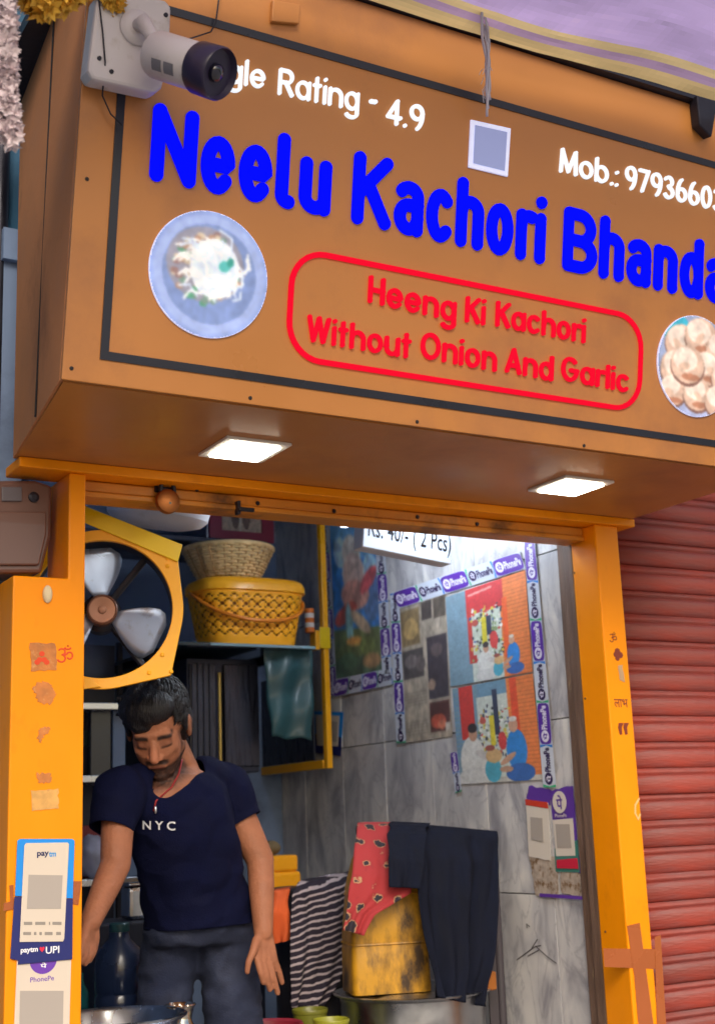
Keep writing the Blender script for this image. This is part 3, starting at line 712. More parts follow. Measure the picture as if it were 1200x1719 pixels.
obj('board', MB().prism(PF, PF.pxs([(20,1800),(114,1800),(119,1612),(28,1612)]), .0005, .0025), 'card_white', CW, bevel=.0005)
dc = PF.px(72, 1611); obj('purple_disc', MB().prism(PF, [(dc[0]+.029*math.cos(a), dc[1]+.029*math.sin(a)) for a in np.linspace(0, 6.28, 33)[:-1]], .0026, .0029), 'card_purple', CW)
obj('plain_square', MB().prism(PF, PF.pxs([(31,1760),(104,1760),(106,1664),(33,1664)]), .0027, .0032), 'code_grey', CW)
words('PhonePe', 50,1650, 90,1638, .0028, 'card_purple', CW, .01)
words('पे', 67,1626, 78,1616, .0032, 'ink_white', CW, .02)

# ------------------------------------------------------------------ meter box in the gap on the left
mat('meter_brown', S(108,78,70), .35, var=.1, coat=.3, dirt=S(96,70,62), dscale=6); mat('meter_grey', S(96,90,96), .35, var=.15)
MP = Pl((.70, .06, Z0), (1,0,0), (0,0,1))
mo = MP.pxs([(-60,962),(70,962),(86,900),(88,815),(60,806),(-60,806)]); c = MP.px(20,962)
MT = thing('meter_box', 'brown plastic electricity meter box above the left pillar notch', 'meter box', MP.pt(c[0], c[1]))
obj('case', MB().prism(MP, mo, -.12, 0), 'meter_brown', MT, bevel=.008)
obj('window', MB().prism(MP, MP.pxs([(2,842),(36,842),(36,818),(2,818)]), .001, .006), 'meter_grey', MT, bevel=.002)
obj('cover_plate', MB().prism(MP, MP.pxs([(-40,950),(64,950),(76,898),(76,860),(-40,860)]), .001, .010), 'meter_brown', MT, bevel=.004)
cc = MP.px(56, 835); obj('seal_screw', MB().lathe(MP.pt(cc[0], cc[1], 0), [(.012,0),(.012,.006),(.006,.009)], 14, MP.n), 'dark_metal', MT)
b = MB(); b.box((MP.pt(c[0],0)[0]-.02, .181, MP.pt(c[0],c[1])[2]+.03), (MP.pt(c[0],0)[0]+.02, .1995, MP.pt(c[0],c[1])[2]+.06)); obj('wall_bracket', b, 'dark_metal', MT)
# pipes and cables against the neighbour's wall
for i, (x0, r, lab) in enumerate(((.80,.020,'dark drain pipe close to the sign box side'),(.735,.012,'thin dark conduit on the teal neighbouring wall'))):
    tag(obj('wall_pipe', MB().tube([(x0, .178-.002*i, z_) for z_ in np.linspace(Z0+.84 if i == 0 else Z0+.86, Z0+3, 12)], r, 12), 'dark_metal', smooth=True), lab, 'pipe', 'pipes in the gap left of the sign')
pts = [on_y(x, y, .19) for x, y in ((52,180),(50,300),(48,320),(36,380),(24,420),(10,440),(-10,450))]
tag(obj('cable', MB().tube(pts, .0045, 6), 'black_plastic', smooth=True), 'black cable drooping across the teal neighbouring wall', 'cable')

# ------------------------------------------------------------------ security camera on the sign
c = SP.px(200, 90); CC = thing('security_camera', 'white bullet security camera on a square box at the sign corner', 'camera', SP.pt(c[0], c[1], .003))
mat('cctv_white', S(206,202,206), .38, var=.05, dirt=S(170,160,150), dscale=12)
CPl = Pl(SP.pt(0,0,.003), SP.e1, SP.e2)
bx = CPl.pxs([(133,135),(246,166),(270,125),(272,45),(262,20),(160,6),(146,20)])
bx = CPl.pxs([(133,132),(140,146),(244,168),(256,160),(268,120),(272,26),(262,14),(160,0),(148,8)])
obj('junction_box', MB().prism(CPl, bx, 0, .05), 'cctv_white', CC, bevel=.007)
for x, y in ((152,112),(172,134),(258,138),(262,40)):
    q = CPl.px(x, y); obj('screw', MB().lathe(CPl.pt(q[0], q[1], .05), [(.0045,0),(.004,.003)], 10, CPl.n), 'dark_metal', CC)
q = CPl.px(214, 62); root = CPl.pt(q[0], q[1], .05)
obj('mount_ring', MB().lathe(root, [(.034,0),(.034,.006),(.028,.012),(.020,.014)], 28, CPl.n), 'cctv_white', CC, smooth_angle=35)
e0 = root+CPl.n*.035
tip_dir = np.array(right)*.80 + np.array(up)*-.30 + np.array(-fwd)*.42; tip_dir = tip_dir/np.linalg.norm(tip_dir)
tip_dir = np.array((.50, -.72, -.52)); tip_dir /= np.linalg.norm(tip_dir)
b0 = on_y(268, 92, e0[1]-.012)
obj('bracket_arm', MB().tube([root+CPl.n*.01, e0, (e0+b0)/2+CPl.n*.006, b0], [.014,.015,.013,.012], 12), 'cctv_white', CC, smooth=True)
r = .044
bd = obj('body', MB().lathe(b0-tip_dir*.01, [(.02,-.004),(r*.92,0),(r,.008),(r,.104),(r*.97,.107)], 32, tip_dir), 'cctv_white', CC, smooth_angle=35)
hd = obj('front_shroud', MB().lathe(b0+tip_dir*.097, [(r*1.02,0),(r*1.08,.004),(r*1.1,.050),(r*1.04,.054),(r*.95,.042),(r*.3,.040)], 32, tip_dir), mat('shroud_dark', S(46,40,66), .35), CC, smooth_angle=35)
obj('lens', MB().lathe(b0+tip_dir*.137, [(.018,0),(.016,.008),(.009,.012)], 20, tip_dir), mat('lens_glass', S(20,18,40), .08, coat=1), hd, smooth=True)
side = np.cross(tip_dir, (0,0,1)); side /= np.linalg.norm(side); dn = np.cross(tip_dir, side); 
lab = Pl(b0+tip_dir*.05-side*0, tip_dir, dn)
vdir = (CAM-b0); vdir = vdir-tip_dir*(vdir@tip_dir); vdir /= np.linalg.norm(vdir); low = np.cross(tip_dir, vdir); low = low if low[2] < 0 else -low
for k in range(2):
    P_ = []
    for i in range(5):
        row = []
        for j in range(2):
            a = math.radians(10+i*7); row.append(b0+tip_dir*(.022+.03*k+.024*j)+(vdir*math.cos(a)+low*math.sin(a))*(r+.0012))
        P_.append(row)
    obj('print_label', MB().grid(P_), mat('label_grey', S(120,120,130), .5), bd)
pts = [SP.pt(*SP.px(x, y), .056) for x, y in ((148,-20),(150,20),(156,70),(160,120))]+[SP.pt(*SP.px(x, y), .02) for x, y in ((166,165),(180,196),(199,214))]
tag(obj('wire', MB().tube(pts, .0016, 5), 'dark_metal', smooth=True), 'thin wire hanging over the security camera box', 'wire')
pts = [SP.pt(*SP.px(x, y), .012) for x, y in ((366,-20),(362,10),(358,40),(350,56))]+[b0+tip_dir*.06-dn*0+np.array((0,0,r+.001))]
tag(obj('wire', MB().tube(pts, .0016, 5), 'dark_metal', smooth=True), 'thin wire running down to the camera body', 'wire')

# ------------------------------------------------------------------ cloth canopy over the sign
def canopy_mat():
    m = mat('canopy_cloth', S(168,128,190), .8)
    N, L = m.node_tree.nodes, m.node_tree.links; b = N['Principled BSDF']
    uv = N.new('ShaderNodeVertexColor'); uv.layer_name = 'Col'
    L.new(uv.outputs[0], b.inputs['Base Color'])
    tr = N.new('ShaderNodeBsdfTranslucent'); L.new(uv.outputs[0], tr.inputs[0])
    mx = N.new('ShaderNodeMixShader'); mx.inputs[0].default_value = .72
    L.new(b.outputs[0], mx.inputs[1]); L.new(tr.outputs[0], mx.inputs[2]); L.new(mx.outputs[0], N['Material Output'].inputs[0])
    n = N.new('ShaderNodeTexNoise'); n.inputs['Scale'].default_value = 160; bp = N.new('ShaderNodeBump'); bp.inputs['Strength'].default_value = .3; bp.inputs['Distance'].default_value = .004
    L.new(n.outputs[0], bp.inputs['Height']); L.new(bp.outputs[0], b.inputs['Normal'])
canopy_mat()
topz = SP.pt(0, SH)[2]; topy = SP.pt(0, SH)[1]
cl = Paint(220, 90, (216,190,236))
# colour bands of the cloth run along its length: lavender with gold woven bands
for v0, v1, col in ((0,.035,(226,198,140)),(.035,.06,(196,164,196)),(.06,.075,(232,206,150)),(.30,.36,(222,196,226)),(.50,.56,(236,204,130)),(.60,.72,(232,198,120)),(.78,.82,(222,184,96)),(.82,1,(206,178,222))):
    cl.rect(0, v0, 1, v1, col)
cl.grain(.12, 20)
CY0 = topy-.07
CE = [on_y(x, y, CY0) for x, y in ((-3000,-700),(-200,-150),(200,-110),(450,-50),(620,2),(800,52),(900,86),(1000,116),(1100,140),(1200,165),(1330,190))]
CEX = [p[0] for p in CE]; CEZ = [p[2] for p in CE]
def canP(u, v):
    X = -1.3+u*4.5; k = v  # left stretch is out of view, added to shade the sign's side
    Ze = float(np.interp(X, CEX, CEZ))+.006*math.sin(u*37)
    Y = CY0-k*1.05+.03*math.sin(u*14+k*5)*k; Zc = Ze+.30*k-.07*math.sin(math.pi*k)*(.8+.3*math.sin(u*9))+.018*math.sin(u*26+k*7)*math.sin(math.pi*min(1,k*2.5))+.008*math.sin(u*70+k*9)*k
    return np.array((X, Y, Zc))
cn = sheet('cloth_canopy', canP, cl, None, MATS['canopy_cloth']); 
for p in cn.data.polygons: p.use_smooth = True
tag(cn, 'lavender cloth canopy with gold bands slung above the sign', 'canopy')
# pole carrying the canopy along the sign top
pt_ = thing('canopy_pole', 'dark pole along the top edge of the sign', 'pole', (1.6, topy-.06, topz+.03))
obj('pole', MB().tube([(-1.3, topy-.03, topz+.055), (3.4, topy-.03, topz+.055)], .022, 12), 'dark_metal', pt_, smooth=True)
obj('front_pole', MB().tube([(-1.3, topy-1.14, topz+.40), (3.4, topy-1.14, topz+.40)], .02, 12), 'dark_metal', pt_, smooth=True)
for X in (-1.25, 3.35): obj('strut', MB().tube([(X, .03, topz+.10), (X, topy-.03, topz+.055), (X, topy-1.14, topz+.40)], .016, 10), 'dark_metal', pt_, smooth=True)
# frayed cords hanging from the pole
CR = thing('frayed_cord', 'grey frayed cords dangling above the white plaque', 'cord', SP.pt(*SP.px(815,-30), .05))
mat('cord_grey', S(196,196,212), .8)
def sp_at(x, y, c): q = Pl(SP.pt(0, 0, c), SP.e1, SP.e2); return q.pt(*q.px(x, y))
for k in range(6):
    ph = k*1.3; pts = []
    for i, t in enumerate(np.linspace(0, 1, 24)):
        x = 813+4*math.sin(t*11+ph)*(1-.3*t)+(k-2.5)*7*(1-t)**3+7*t; y = -40+t*(235-14*k); pts.append(sp_at(x, y, .17-.14*t+.008*math.sin(t*7+ph*2)))
    obj('strand', MB().tube(pts, .0030-.0002*k, 6), 'cord_grey', CR, smooth=True)
for k in range(14):
    t = random.random(); y = 20+t*130; x = 814+random.uniform(-4,6); tt_ = (y+40)/215; p = sp_at(x, y, .17-.14*tt_); q = sp_at(x+random.uniform(-10,10), y+random.uniform(8,26), .165-.14*tt_); m_ = (p+q)/2+RNG.normal(size=3)*.004
    obj('fibre', MB().tube([p, m_, q], .0008, 4), 'cord_grey', CR)

# ------------------------------------------------------------------ garlands
def flower_string(name, label, line, n, r_out, size, m, cat='garland', petals=5, group=None):
    mb = MB(); P = [np.array(p) for p in line]
    for k in range(n):
        t = (k+random.random())/n*(len(P)-1); i = min(int(t), len(P)-2); p = P[i]+(P[i+1]-P[i])*(t-i)
        d = RNG.normal(size=3); d /= np.linalg.norm(d); o = p+d*r_out*random.uniform(.5, 1)
        a = np.cross(d, (.3,.5,.8)); a /= np.linalg.norm(a); b_ = np.cross(d, a)
        for j in range(petals):
            an = 6.283*j/petals+random.random()*.5; e = a*math.cos(an)+b_*math.sin(an); s = np.cross(d, e); z_ = size*random.uniform(.7, 1.2)
            mb.add([o, o+e*z_*.5+s*z_*.30+d*z_*.25, o+e*z_+d*z_*.45, o+e*z_*.5-s*z_*.30+d*z_*.25], [(0,1,2),(0,2,3)])
    return tag(obj(name, mb, m), label, cat, group)
mat('jasmine', S(222,206,210), .7, var=.2, vscale=60); mat('marigold', S(226,176,60), .7, var=.3, vscale=40)
gy = -.95
flower_string('flower_garland', 'white jasmine garland hanging at the far left edge', [on_y(x, y, gy) for x, y in ((10,-60),(12,40),(15,110),(12,160),(16,200),(20,235))], 420, .012, .014, 'jasmine')
gy = -.92
flower_string('flower_garland', 'yellow marigold garland end at the top left corner', [on_y(x, y, gy) for x, y in ((40,-60),(52,-25),(66,5),(90,-5),(115,-20),(140,-40))], 420, .024, .02, 'marigold', petals=6)
flower_string('flower_garland', 'small yellow marigold tuft above the camera box', [on_y(x, y, -.72) for x, y in ((150,-50),(168,-20),(186,-2),(190,4))], 160, .017, .017, 'marigold', petals=6)
tag(obj('garland_line', MB().tube([on_y(x, -62, -.93) for x in (-60, 40, 200)]+[np.array((.9, topy-.05, topz+.07))], .003, 5), 'cord_grey'), 'string carrying the flower garlands at the top left', 'string')
# ------------------------------------------------------------------ wall fan by the left pillar
FPl = Pl(on_y(172, 1022, .20), (.95, -.30, 0), (0,0,1))
hub = FPl.o
FN = thing('exhaust_fan', 'exhaust fan in a yellow ring frame behind the left pillar', 'fan', hub)
ri = abs(FPl.px(172, 1139)[1]); ro = ri+.026
n = 128
inner = [(ri*math.cos(a), ri*math.sin(a)) for a in np.linspace(0, 2*math.pi, n, endpoint=False)]
# outer outline: ring with flattened mounting corners
corner = [FPl.px(x, y) for x, y in ((303,934),(306,1010),(295,1137),(288,1143))]
def outer_r(a):
    best = ro
    for c0 in (math.radians(34), math.radians(-45), math.radians(135), math.radians(225)):
        d = (a-c0+math.pi) % (2*math.pi)-math.pi
        rc = 1.19 if abs(c0+math.radians(45)) < .1 else 1.13; tA = math.acos(1/rc)
        if abs(d) < tA: best = max(best, ro/math.cos(tA-abs(d)))
    return best
outer = [(outer_r(a)*math.cos(a), outer_r(a)*math.sin(a)) for a in np.linspace(0, 2*math.pi, n, endpoint=False)]
obj('ring_frame', MB().ringprism(FPl, outer, inner, -.012, .004), 'fan_yellow', FN, bevel=.0015)
obj('ring_wall', MB().lathe(hub-FPl.n*.075, [(ri+.001,0),(ri+.001,.062),(ri+.006,.062),(ri+.006,0)], 64, FPl.n, closed=True), 'dark_metal', FN, smooth_angle=40)
for x, y in ((281,951),(272,1100),(250,1130),(287,1128),(281,938)):
    q = FPl.px(x, y); obj('rivet', MB().lathe(FPl.pt(q[0], q[1], .004), [(.0055,0),(.005,.003),(.002,.0045)], 10, FPl.n), 'fan_yellow', FN)
obj('top_bar', MB().prism(FPl, FPl.pxs([(120,870),(298,945),(306,916),(120,842)]), .006, .012), 'bright_yellow', FN, bevel=.002)
obj('bottom_bar', MB().prism(FPl, FPl.pxs([(60,1158),(143,1158),(170,1154),(150,1138),(60,1136)]), .006, .011), 'fan_yellow', FN, bevel=.002)
mat('fan_blade', S(168,186,220), .35, metal=.6, var=.12, vscale=10, dirt=S(110,96,96), dscale=14); mat('fan_hub', S(140,100,84), .4, metal=.5, var=.15)
obj('hub', MB().lathe(hub-FPl.n*.055, [(.030,0),(.037,.005),(.037,.042),(.034,.046),(.031,.043),(.010,.041),(.009,.047),(.003,.048)], 28, FPl.n), 'fan_hub', FN, smooth_angle=35)
for a0 in (96, -26, 214):
    P_ = []
    for i in range(9):
        r_ = .034+(ri*.93-.034)*i/8; wdt = .035+.098*math.sin(min(i/8*1.9, 1.57))*(1 if i < 7 else .9); row = []
        if i == 8: wdt *= .62
        for j in range(7):
            s_ = (j/6-.5)*wdt; tw = math.radians(32-14*i/8)
            e1 = FPl.e1*math.cos(math.radians(a0))+FPl.e2*math.sin(math.radians(a0)); e2 = np.cross(FPl.n, e1)
            row.append(hub+e1*r_+e2*s_*math.cos(tw)+FPl.n*(-.036+s_*math.sin(tw)+.006*math.cos(j/6*math.pi)))
        P_.append(row)
    obj('blade', MB().grid(P_), 'fan_blade', FN, smooth=True, solid=.0016)
for a0 in (-52, 52, 172):
    e1 = FPl.e1*math.cos(math.radians(a0))+FPl.e2*math.sin(math.radians(a0))
    obj('strut', MB().tube([hub-FPl.n*.070, hub+e1*(ri+.002)-FPl.n*.070], .009, 8), 'dark_metal', FN)
obj('motor', MB().lathe(hub-FPl.n*.15, [(.030,0),(.045,.01),(.048,.085),(.034,.0945)], 24, FPl.n), 'dark_metal', FN, smooth_angle=35)

# white ceiling fan housing / dish behind the bar
p = on_y(262, 886, .62)
DS = thing('round_tray', 'white round plastic tray hung above the fan frame', 'tray', p+np.array((0,0,.02)))
obj('dish', MB().lathe(p, [(.02,.0),(.085,.002),(.125,.014),(.142,.030),(.147,.058),(.140,.060),(.132,.034),(.08,.012),(.02,.010)], 40, (.08,-.16,1)), 'white_plastic', DS, smooth_angle=30)
for k in range(3):
    a = 2.1*k; q = p+np.array((.138*math.cos(a), .138*math.sin(a), .055)); obj('hanging_wire', MB().tube([q, np.array((p[0]+.02*math.cos(a), p[1]+.02*math.sin(a), Z0+1.35))], .0015, 5), 'dark_metal', DS)

# ------------------------------------------------------------------ cupboard, glass shelf, yellow frame in the right rear corner
SY = 1.22                           # front edge of the shelf
zs = on_y(450, 1082, SY)[2]; xs0 = on_y(296, 1086, SY)[0]; xs1 = on_y(530, 1080, SY)[0]
CUP = thing('cupboard', 'dark steel cupboard with barred front below the glass shelf', 'cupboard', ((xs0+xs1)/2, SY+.5, FLOOR))
mat('cupboard_dark', S(40,46,66), .4, metal=.3, var=.2, vscale=5, dirt=S(28,32,50), dscale=3); mat('cupboard_panel', S(46,50,66), .3, metal=.2, var=.25, vscale=8, stretch=(12,12,1))
mat('old_gold', S(190,160,80), .4, metal=.3)
cy0 = SY+.16; cx0, cx1 = on_y(318, 1200, cy0)[0], on_y(438, 1200, cy0)[0]; cz0, cz1 = on_y(450, 1296, cy0)[2], zs-.03
obj('carcass', MB().box((cx0, cy0+.02, cz0), (cx1, BACKY-.004, cz1)), 'cupboard_dark', CUP, bevel=.004)
for k, (u0, u1) in enumerate(((.02,.38),(.50,.985))):
    obj('door_panel', MB().box((cx0+(cx1-cx0)*u0, cy0+.006, cz0+.02), (cx0+(cx1-cx0)*u1, cy0+.019, cz1-.02)), 'cupboard_panel', CUP, bevel=.003)
for px, m_ in ((369,'old_gold'),(379,'dark_metal')):
    x_ = on_y(px, 1230, cy0)[0]; obj('door_trim', MB().box((x_-.004, cy0-.006, cz0+.01), (x_+.004, cy0+.005, cz1-.05)), m_, CUP, bevel=.001)
for k in range(4):
    x_ = cx0+(cx1-cx0)*(.04+.08*k); obj('bar', MB().box((x_, cy0-.001, cz0+.02), (x_+.004, cy0+.0055, cz1-.02)), 'cupboard_dark', CUP)
obj('leg_panel', MB().box((cx0+.03, cy0+.22, FLOOR), (cx1-.03, BACKY-.006, cz0-.002)), 'back_plaster', CUP)
GS = thing('glass_shelf', 'dark glass shelf carrying the yellow basket', 'shelf', ((xs0+xs1)/2, SY+.2, zs))
mat('shelf_glass', S(30,56,66), .12, coat=.5)
obj('plate', MB().box((xs0, SY, zs-.012), (xs1, BACKY-.003, zs)), 'shelf_glass', GS, bevel=.002)
obj('edge_strip', MB().box((xs0+.12, SY-.004, zs-.010), (xs1-.004, SY-.0005, zs-.001)), mat('glass_edge', S(120,150,160), .15), GS)
for x_ in (xs0+.03, xs1-.05): obj('shelf_support', MB().box((x_, SY+.165, zs-.029), (x_+.02, BACKY-.004, zs-.0125)), 'dark_metal', GS)
# teal plastic sheet hanging from the shelf
mat('teal_sheet', S(34,74,80), .5, var=.25, vscale=7, bump=.5, bscale=8, coat=.2)
P_ = []
for i in range(26):
    v = i/25; row = []
    for j in range(15):
        u = j/14; p0 = on_y(444, 1084, SY+.05); p1 = on_y(523, 1084, SY+.05); pb0 = on_y(455, 1238, SY+.05); pb1 = on_y(524, 1242, SY+.05)
        p = (p0*(1-u)+p1*u)*(1-v)+(pb0*(1-u)+pb1*u)*v; row.append(p+np.array((0, .010*math.sin(u*9+v*4)+.006*math.sin(v*13+u*3), .004*math.sin(u*11)*v)))
    P_.append(row)
tag(obj('plastic_sheet', MB().grid(P_), 'teal_sheet', smooth=True, solid=.0015), 'crumpled teal plastic sheet hanging under the glass shelf', 'sheet')

YF_ = thing('yellow_frame', 'yellow angle iron frame with dark glass panel by the tiled wall', 'frame', (2.36, 1.4, Z0+.2))
fx = 2.375; yn = on_x(543, 1100, fx)[1]; zt = Z0+1.349; zb_ = on_x(545, 1291, fx)[2]
obj('post', MB().box((fx-.004, yn-.012, zb_), (fx+.018, yn+.016, zt)), 'fan_yellow', YF_, bevel=.002)
obj('glass_panel', MB().box((fx+.002, yn+.10, zb_+.034), (fx+.008, BACKY-.006, zs-.035)), 'cupboard_panel', YF_)
obj('bottom_rail', MB().box((fx-.006, yn+.018, zb_+.001), (fx+.016, BACKY-.004, zb_+.032)), 'fan_yellow', YF_, bevel=.002)
za, zb2 = on_x(535, 1056, fx)[2], on_x(535, 1092, fx)[2]
obj('clamp', MB().box((fx-.022, yn-.018, zb2), (fx+.022, yn-.0125, za)), 'bright_yellow', YF_, bevel=.002)
obj('clamp_side', MB().box((fx-.040, yn-.016, zb2-.005), (fx-.0225, yn+.03, za-.012)), 'fan_yellow', YF_, bevel=.002)
p = on_y(520, 1062, yn-.006); h_ = on_y(520, 1022, yn-.006)[2]-p[2]
TP = thing('tape_roll', 'orange and white banded roll on the yellow post clamp', 'roll', p)
mat('band_orange', S(226,120,40), .5); mat('band_white', S(220,212,206), .5)
for k in range(5): obj('band', MB().lathe(p+np.array((0,0,h_*k/5)), [(.017,0),(.018,.001),(.018,h_/5-.001),(.017,h_/5-.0002)], 20), 'band_orange' if k % 2 == 0 else 'band_white', TP, smooth_angle=40)

# ------------------------------------------------------------------ baskets
bc = on_y(413, 1076, SY+.14); bc[2] = zs+.001
BK = thing('plastic_basket', 'yellow lidded plastic basket with flower cutouts on the glass shelf', 'basket', bc)
mat('basket_yellow', S(255,176,34), .36, var=.04, spec=.3); mat('basket_inside', S(150,86,16), .6)
sc = .5*(on_y(503,1000,SY+.14)[0]-on_y(326,1000,SY+.14)[0]); H = on_y(413, 968, SY+.02)[2]-bc[2]
def oval(t, w, d): # rounded oblong
    c, s = math.cos(t), math.sin(t); return np.array((math.copysign(abs(c)**.6, c)*w, math.copysign(abs(s)**.6, s)*d))
NS, NZ = 150, 32
_tt = np.linspace(0, 2*math.pi, 4001); _pp = np.array([oval(t, 1, .62) for t in _tt]); _ss = np.concatenate([[0], np.cumsum(np.hypot(*np.diff(_pp, axis=0).T))]); TT = np.interp(np.arange(NS)/NS*_ss[-1], _ss, _tt)
V = []; keep = []
wl_ = lambda z: sc*(.80+.165*z); dl_ = lambda z: sc*.62*(.80+.165*z)
pts_ = [[None]*NS for _ in range(NZ+1)]
for i in range(NZ+1):
    z_ = i/NZ
    for k in range(NS):
        q = oval(TT[k], wl_(z_), dl_(z_)); pts_[i][k] = (bc[0]+q[0], bc[1]+q[1], bc[2]+H*.80*z_)
mb = MB(); vs = [p for r_ in pts_ for p in r_]; fs = []
for i in range(NZ):
    for k in range(NS):
        zi = (i+.5)/NZ; gu = (k % 5); gv = i % 5
        gu = k % 6; gv = i % 6; hole = 5 < i < 30 and ((gu in (1,4) and gv in (1,4)) or (gu in (2,3) and gv in (0,5)) or (gu in (0,5) and gv in (2,)) )
        if not hole: j = (k+1) % NS; fs.append((i*NS+k, i*NS+j, (i+1)*NS+j, (i+1)*NS+k))
fs.append(tuple(range(NS))[::-1]); mb.add(vs, fs)
obj('tub', mb, 'basket_yellow', BK, smooth=True, solid=.003)
mb = MB(); mb.add([(bc[0]+oval(2*math.pi*k/48, wl_(z_)*.95, dl_(z_)*.95)[0], bc[1]+oval(2*math.pi*k/48, wl_(z_)*.95, dl_(z_)*.95)[1], bc[2]+.004+H*.78*z_) for z_ in (0,1) for k in range(48)], [(k, (k+1) % 48, 48+(k+1) % 48, 48+k) for k in range(48)])
obj('contents', mb, 'basket_inside', BK)
def ovring(zs_, ks): 
    mb = MB(); vs = []; fs = []; m_ = 64
    for z_, k_ in zip(zs_, ks):
        for i in range(m_): q = oval(2*math.pi*i/m_, sc*k_, sc*.64*k_); vs.append((bc[0]+q[0], bc[1]+q[1], bc[2]+z_))
    for i in range(len(zs_)-1):
        for k in range(m_): j = (k+1) % m_; fs.append((i*m_+k, i*m_+j, (i+1)*m_+j, (i+1)*m_+k))
    fs += [tuple(range(m_))[::-1], tuple(range((len(zs_)-1)*m_, len(zs_)*m_))]; return mb.add(vs, fs)
obj('lid', ovring([H*.80,H*.81,H*.90,H*.97,H], [.98,1.01,1.01,.97,.90]), 'basket_yellow', BK, smooth_angle=45)
hp = []
for t in np.linspace(0, math.pi, 30):
    hp.append(np.array((bc[0]-sc*1.02*math.cos(t), bc[1]-sc*.70*math.sin(t)**.8, bc[2]+H*.80-H*.46*math.sin(t))))
obj('handle', MB().tube(hp, [.007]*30, 8), mat('handle_orange', S(226,130,30), .35), BK, smooth=True)
for sgn in (-1, 1): obj('hinge', MB().lathe((bc[0]+sgn*(sc*1.0), bc[1], bc[2]+H*.80), [(.012,-.006),(.012,.008)], 14, (sgn,0,0)), 'basket_yellow', BK)

wc = np.array((on_y(392, 960, SY+.14)[0], SY+.18, bc[2]+H+.001))
WB = thing('wicker_basket', 'shallow cane basket resting on the yellow basket lid', 'basket', wc)
mat('cane', S(228,194,136), .6, var=.25, vscale=20, bump=.3); mat('cane_dark', S(196,152,96), .6, var=.25, vscale=20)
wh = .115; r0, r1 = .095, .158
for k in range(36):
    a = 2*math.pi*k/36; f = lambda s: (r0+(r1-r0)*s**.8)
    obj('stake', MB().tube([wc+np.array((f(s)*math.cos(a), f(s)*math.sin(a), .004+wh*s)) for s in np.linspace(0,1,5)], .0035, 5), 'cane_dark', WB)
for i in range(12):
    s = (i+.3)/12; rr0 = r0+(r1-r0)*s**.8; pts = []
    for k in range(73): a = 2*math.pi*k/72; pts.append(wc+np.array(((rr0+.0045*(1 if (k//1+i) % 2 else -1)*math.cos(18*a+math.pi*i))*math.cos(a), (rr0+.0045*math.cos(18*a+math.pi*i))*math.sin(a), .006+wh*s)))
    obj('weave', MB().tube(pts, .0052, 5), 'cane', WB, smooth=True)
obj('rim', MB().tube([wc+np.array((r1*math.cos(a), r1*math.sin(a), .006+wh)) for a in np.linspace(0, 2*math.pi, 49)], .008, 8), 'cane', WB, smooth=True)
obj('base', MB().lathe(wc, [(r0,0),(r0,.005)], 32), 'cane_dark', WB)
# framed picture over the baskets
p0, p1 = on_y(352, 918, SY+.42), on_y(460, 918, SY+.42); zt_ = p0[2]+.26; z0_ = on_y(405, 908, SY+.42)[2]
PC = thing('framed_picture', 'maroon framed picture standing behind the cane basket', 'picture', ((p0[0]+p1[0])/2, SY+.43, z0_))
mat('maroon_frame', S(150,36,62), .45, var=.1); 
QP = Pl(((p0[0]+p1[0])/2, SY+.42, z0_), (1,0,0), (0,0,1)); hw = (p1[0]-p0[0])/2
obj('frame', MB().ringprism(QP, [(-hw,0),(hw,0),(hw,.26),(-hw,.26)], [(-hw*.62,.036),(hw*.62,.036),(hw*.62,.224),(-hw*.62,.224)], -.012, .004), 'maroon_frame', PC, bevel=.002)
pp = Paint(40, 60, (196,176,150)); pp.ell(.35,.3,.10,.25,(110,90,80)); pp.ell(.62,.3,.10,.25,(120,96,84)); pp.rect(.46,0,.50,1,(220,210,190)); pp.grain(.2)
sheet('print', lambda u, v: QP.pt((u-.5)*hw*1.24, .036+v*.188, -.004), pp, PC)
for sg in (-1, 1): obj('edge_wire', MB().box(QP.pt(sg*hw*1.06-.0015, .0, -.003), QP.pt(sg*hw*1.06+.0015, .26, -.006)), 'steel', PC)
# its ledge along the back wall
tag(obj('wall_ledge', MB().box((xs0-.3, SY+.40, z0_-.02), (xs1+.02, BACKY-.003, z0_-.0005)), 'cupboard_dark', bevel=.003), 'dark ledge on the back wall under the framed picture', 'ledge')

# ------------------------------------------------------------------ price light box
p = on_y(685, 930, .42)
PB = thing('price_box', 'lit white price box reading Rs. 40 for two pieces', 'price sign', p)
BPl = Pl(on_y(608, 918, .42), on_y(757, 948, .42)-on_y(608, 918, .42), (0,0,1)); wbx = np.linalg.norm(on_y(757, 948, .42)-on_y(608, 918, .42)); hb = .17
mat('box_white', S(226,232,240), .4, emit=S(215,232,255), es=.5); mat('ink_black', S(24,24,34), .5); mat('box_shell', S(214,214,216), .45)
obj('shell', MB().prism(BPl, [(0,0),(wbx,0),(wbx,hb),(0,hb)], -.055, -.001), 'box_shell', PB, bevel=.003)
obj('lit_face', MB().prism(BPl, [(.003,.003),(wbx-.003,.003),(wbx-.003,hb-.003),(.003,hb-.003)], 0, .002), 'box_white', PB)
mb = MB(); a = BPl.px(617, 907); b_ = BPl.px(753, 934); BPs = lambda u, v: BPl.pt(u, v)
zc0 = BPl.px(620,908)[1]; capb = BPl.px(690,885)[1]-BPl.px(690,923)[1]
text_on(mb, 'Rs. 40/- ( 2 Pcs)', BPs, wbx*.05, .018, wbx*.985, .018+capb*1.05, .0028, BPl.n, .01); obj('lettering', mb, 'ink_black', PB)
for u in (.15, .85): q = BPl.pt(wbx*u, hb, -.02); obj('hanger', MB().tube([q, (q[0], q[1], Z0+1.352)], .002, 5), 'dark_metal', PB)
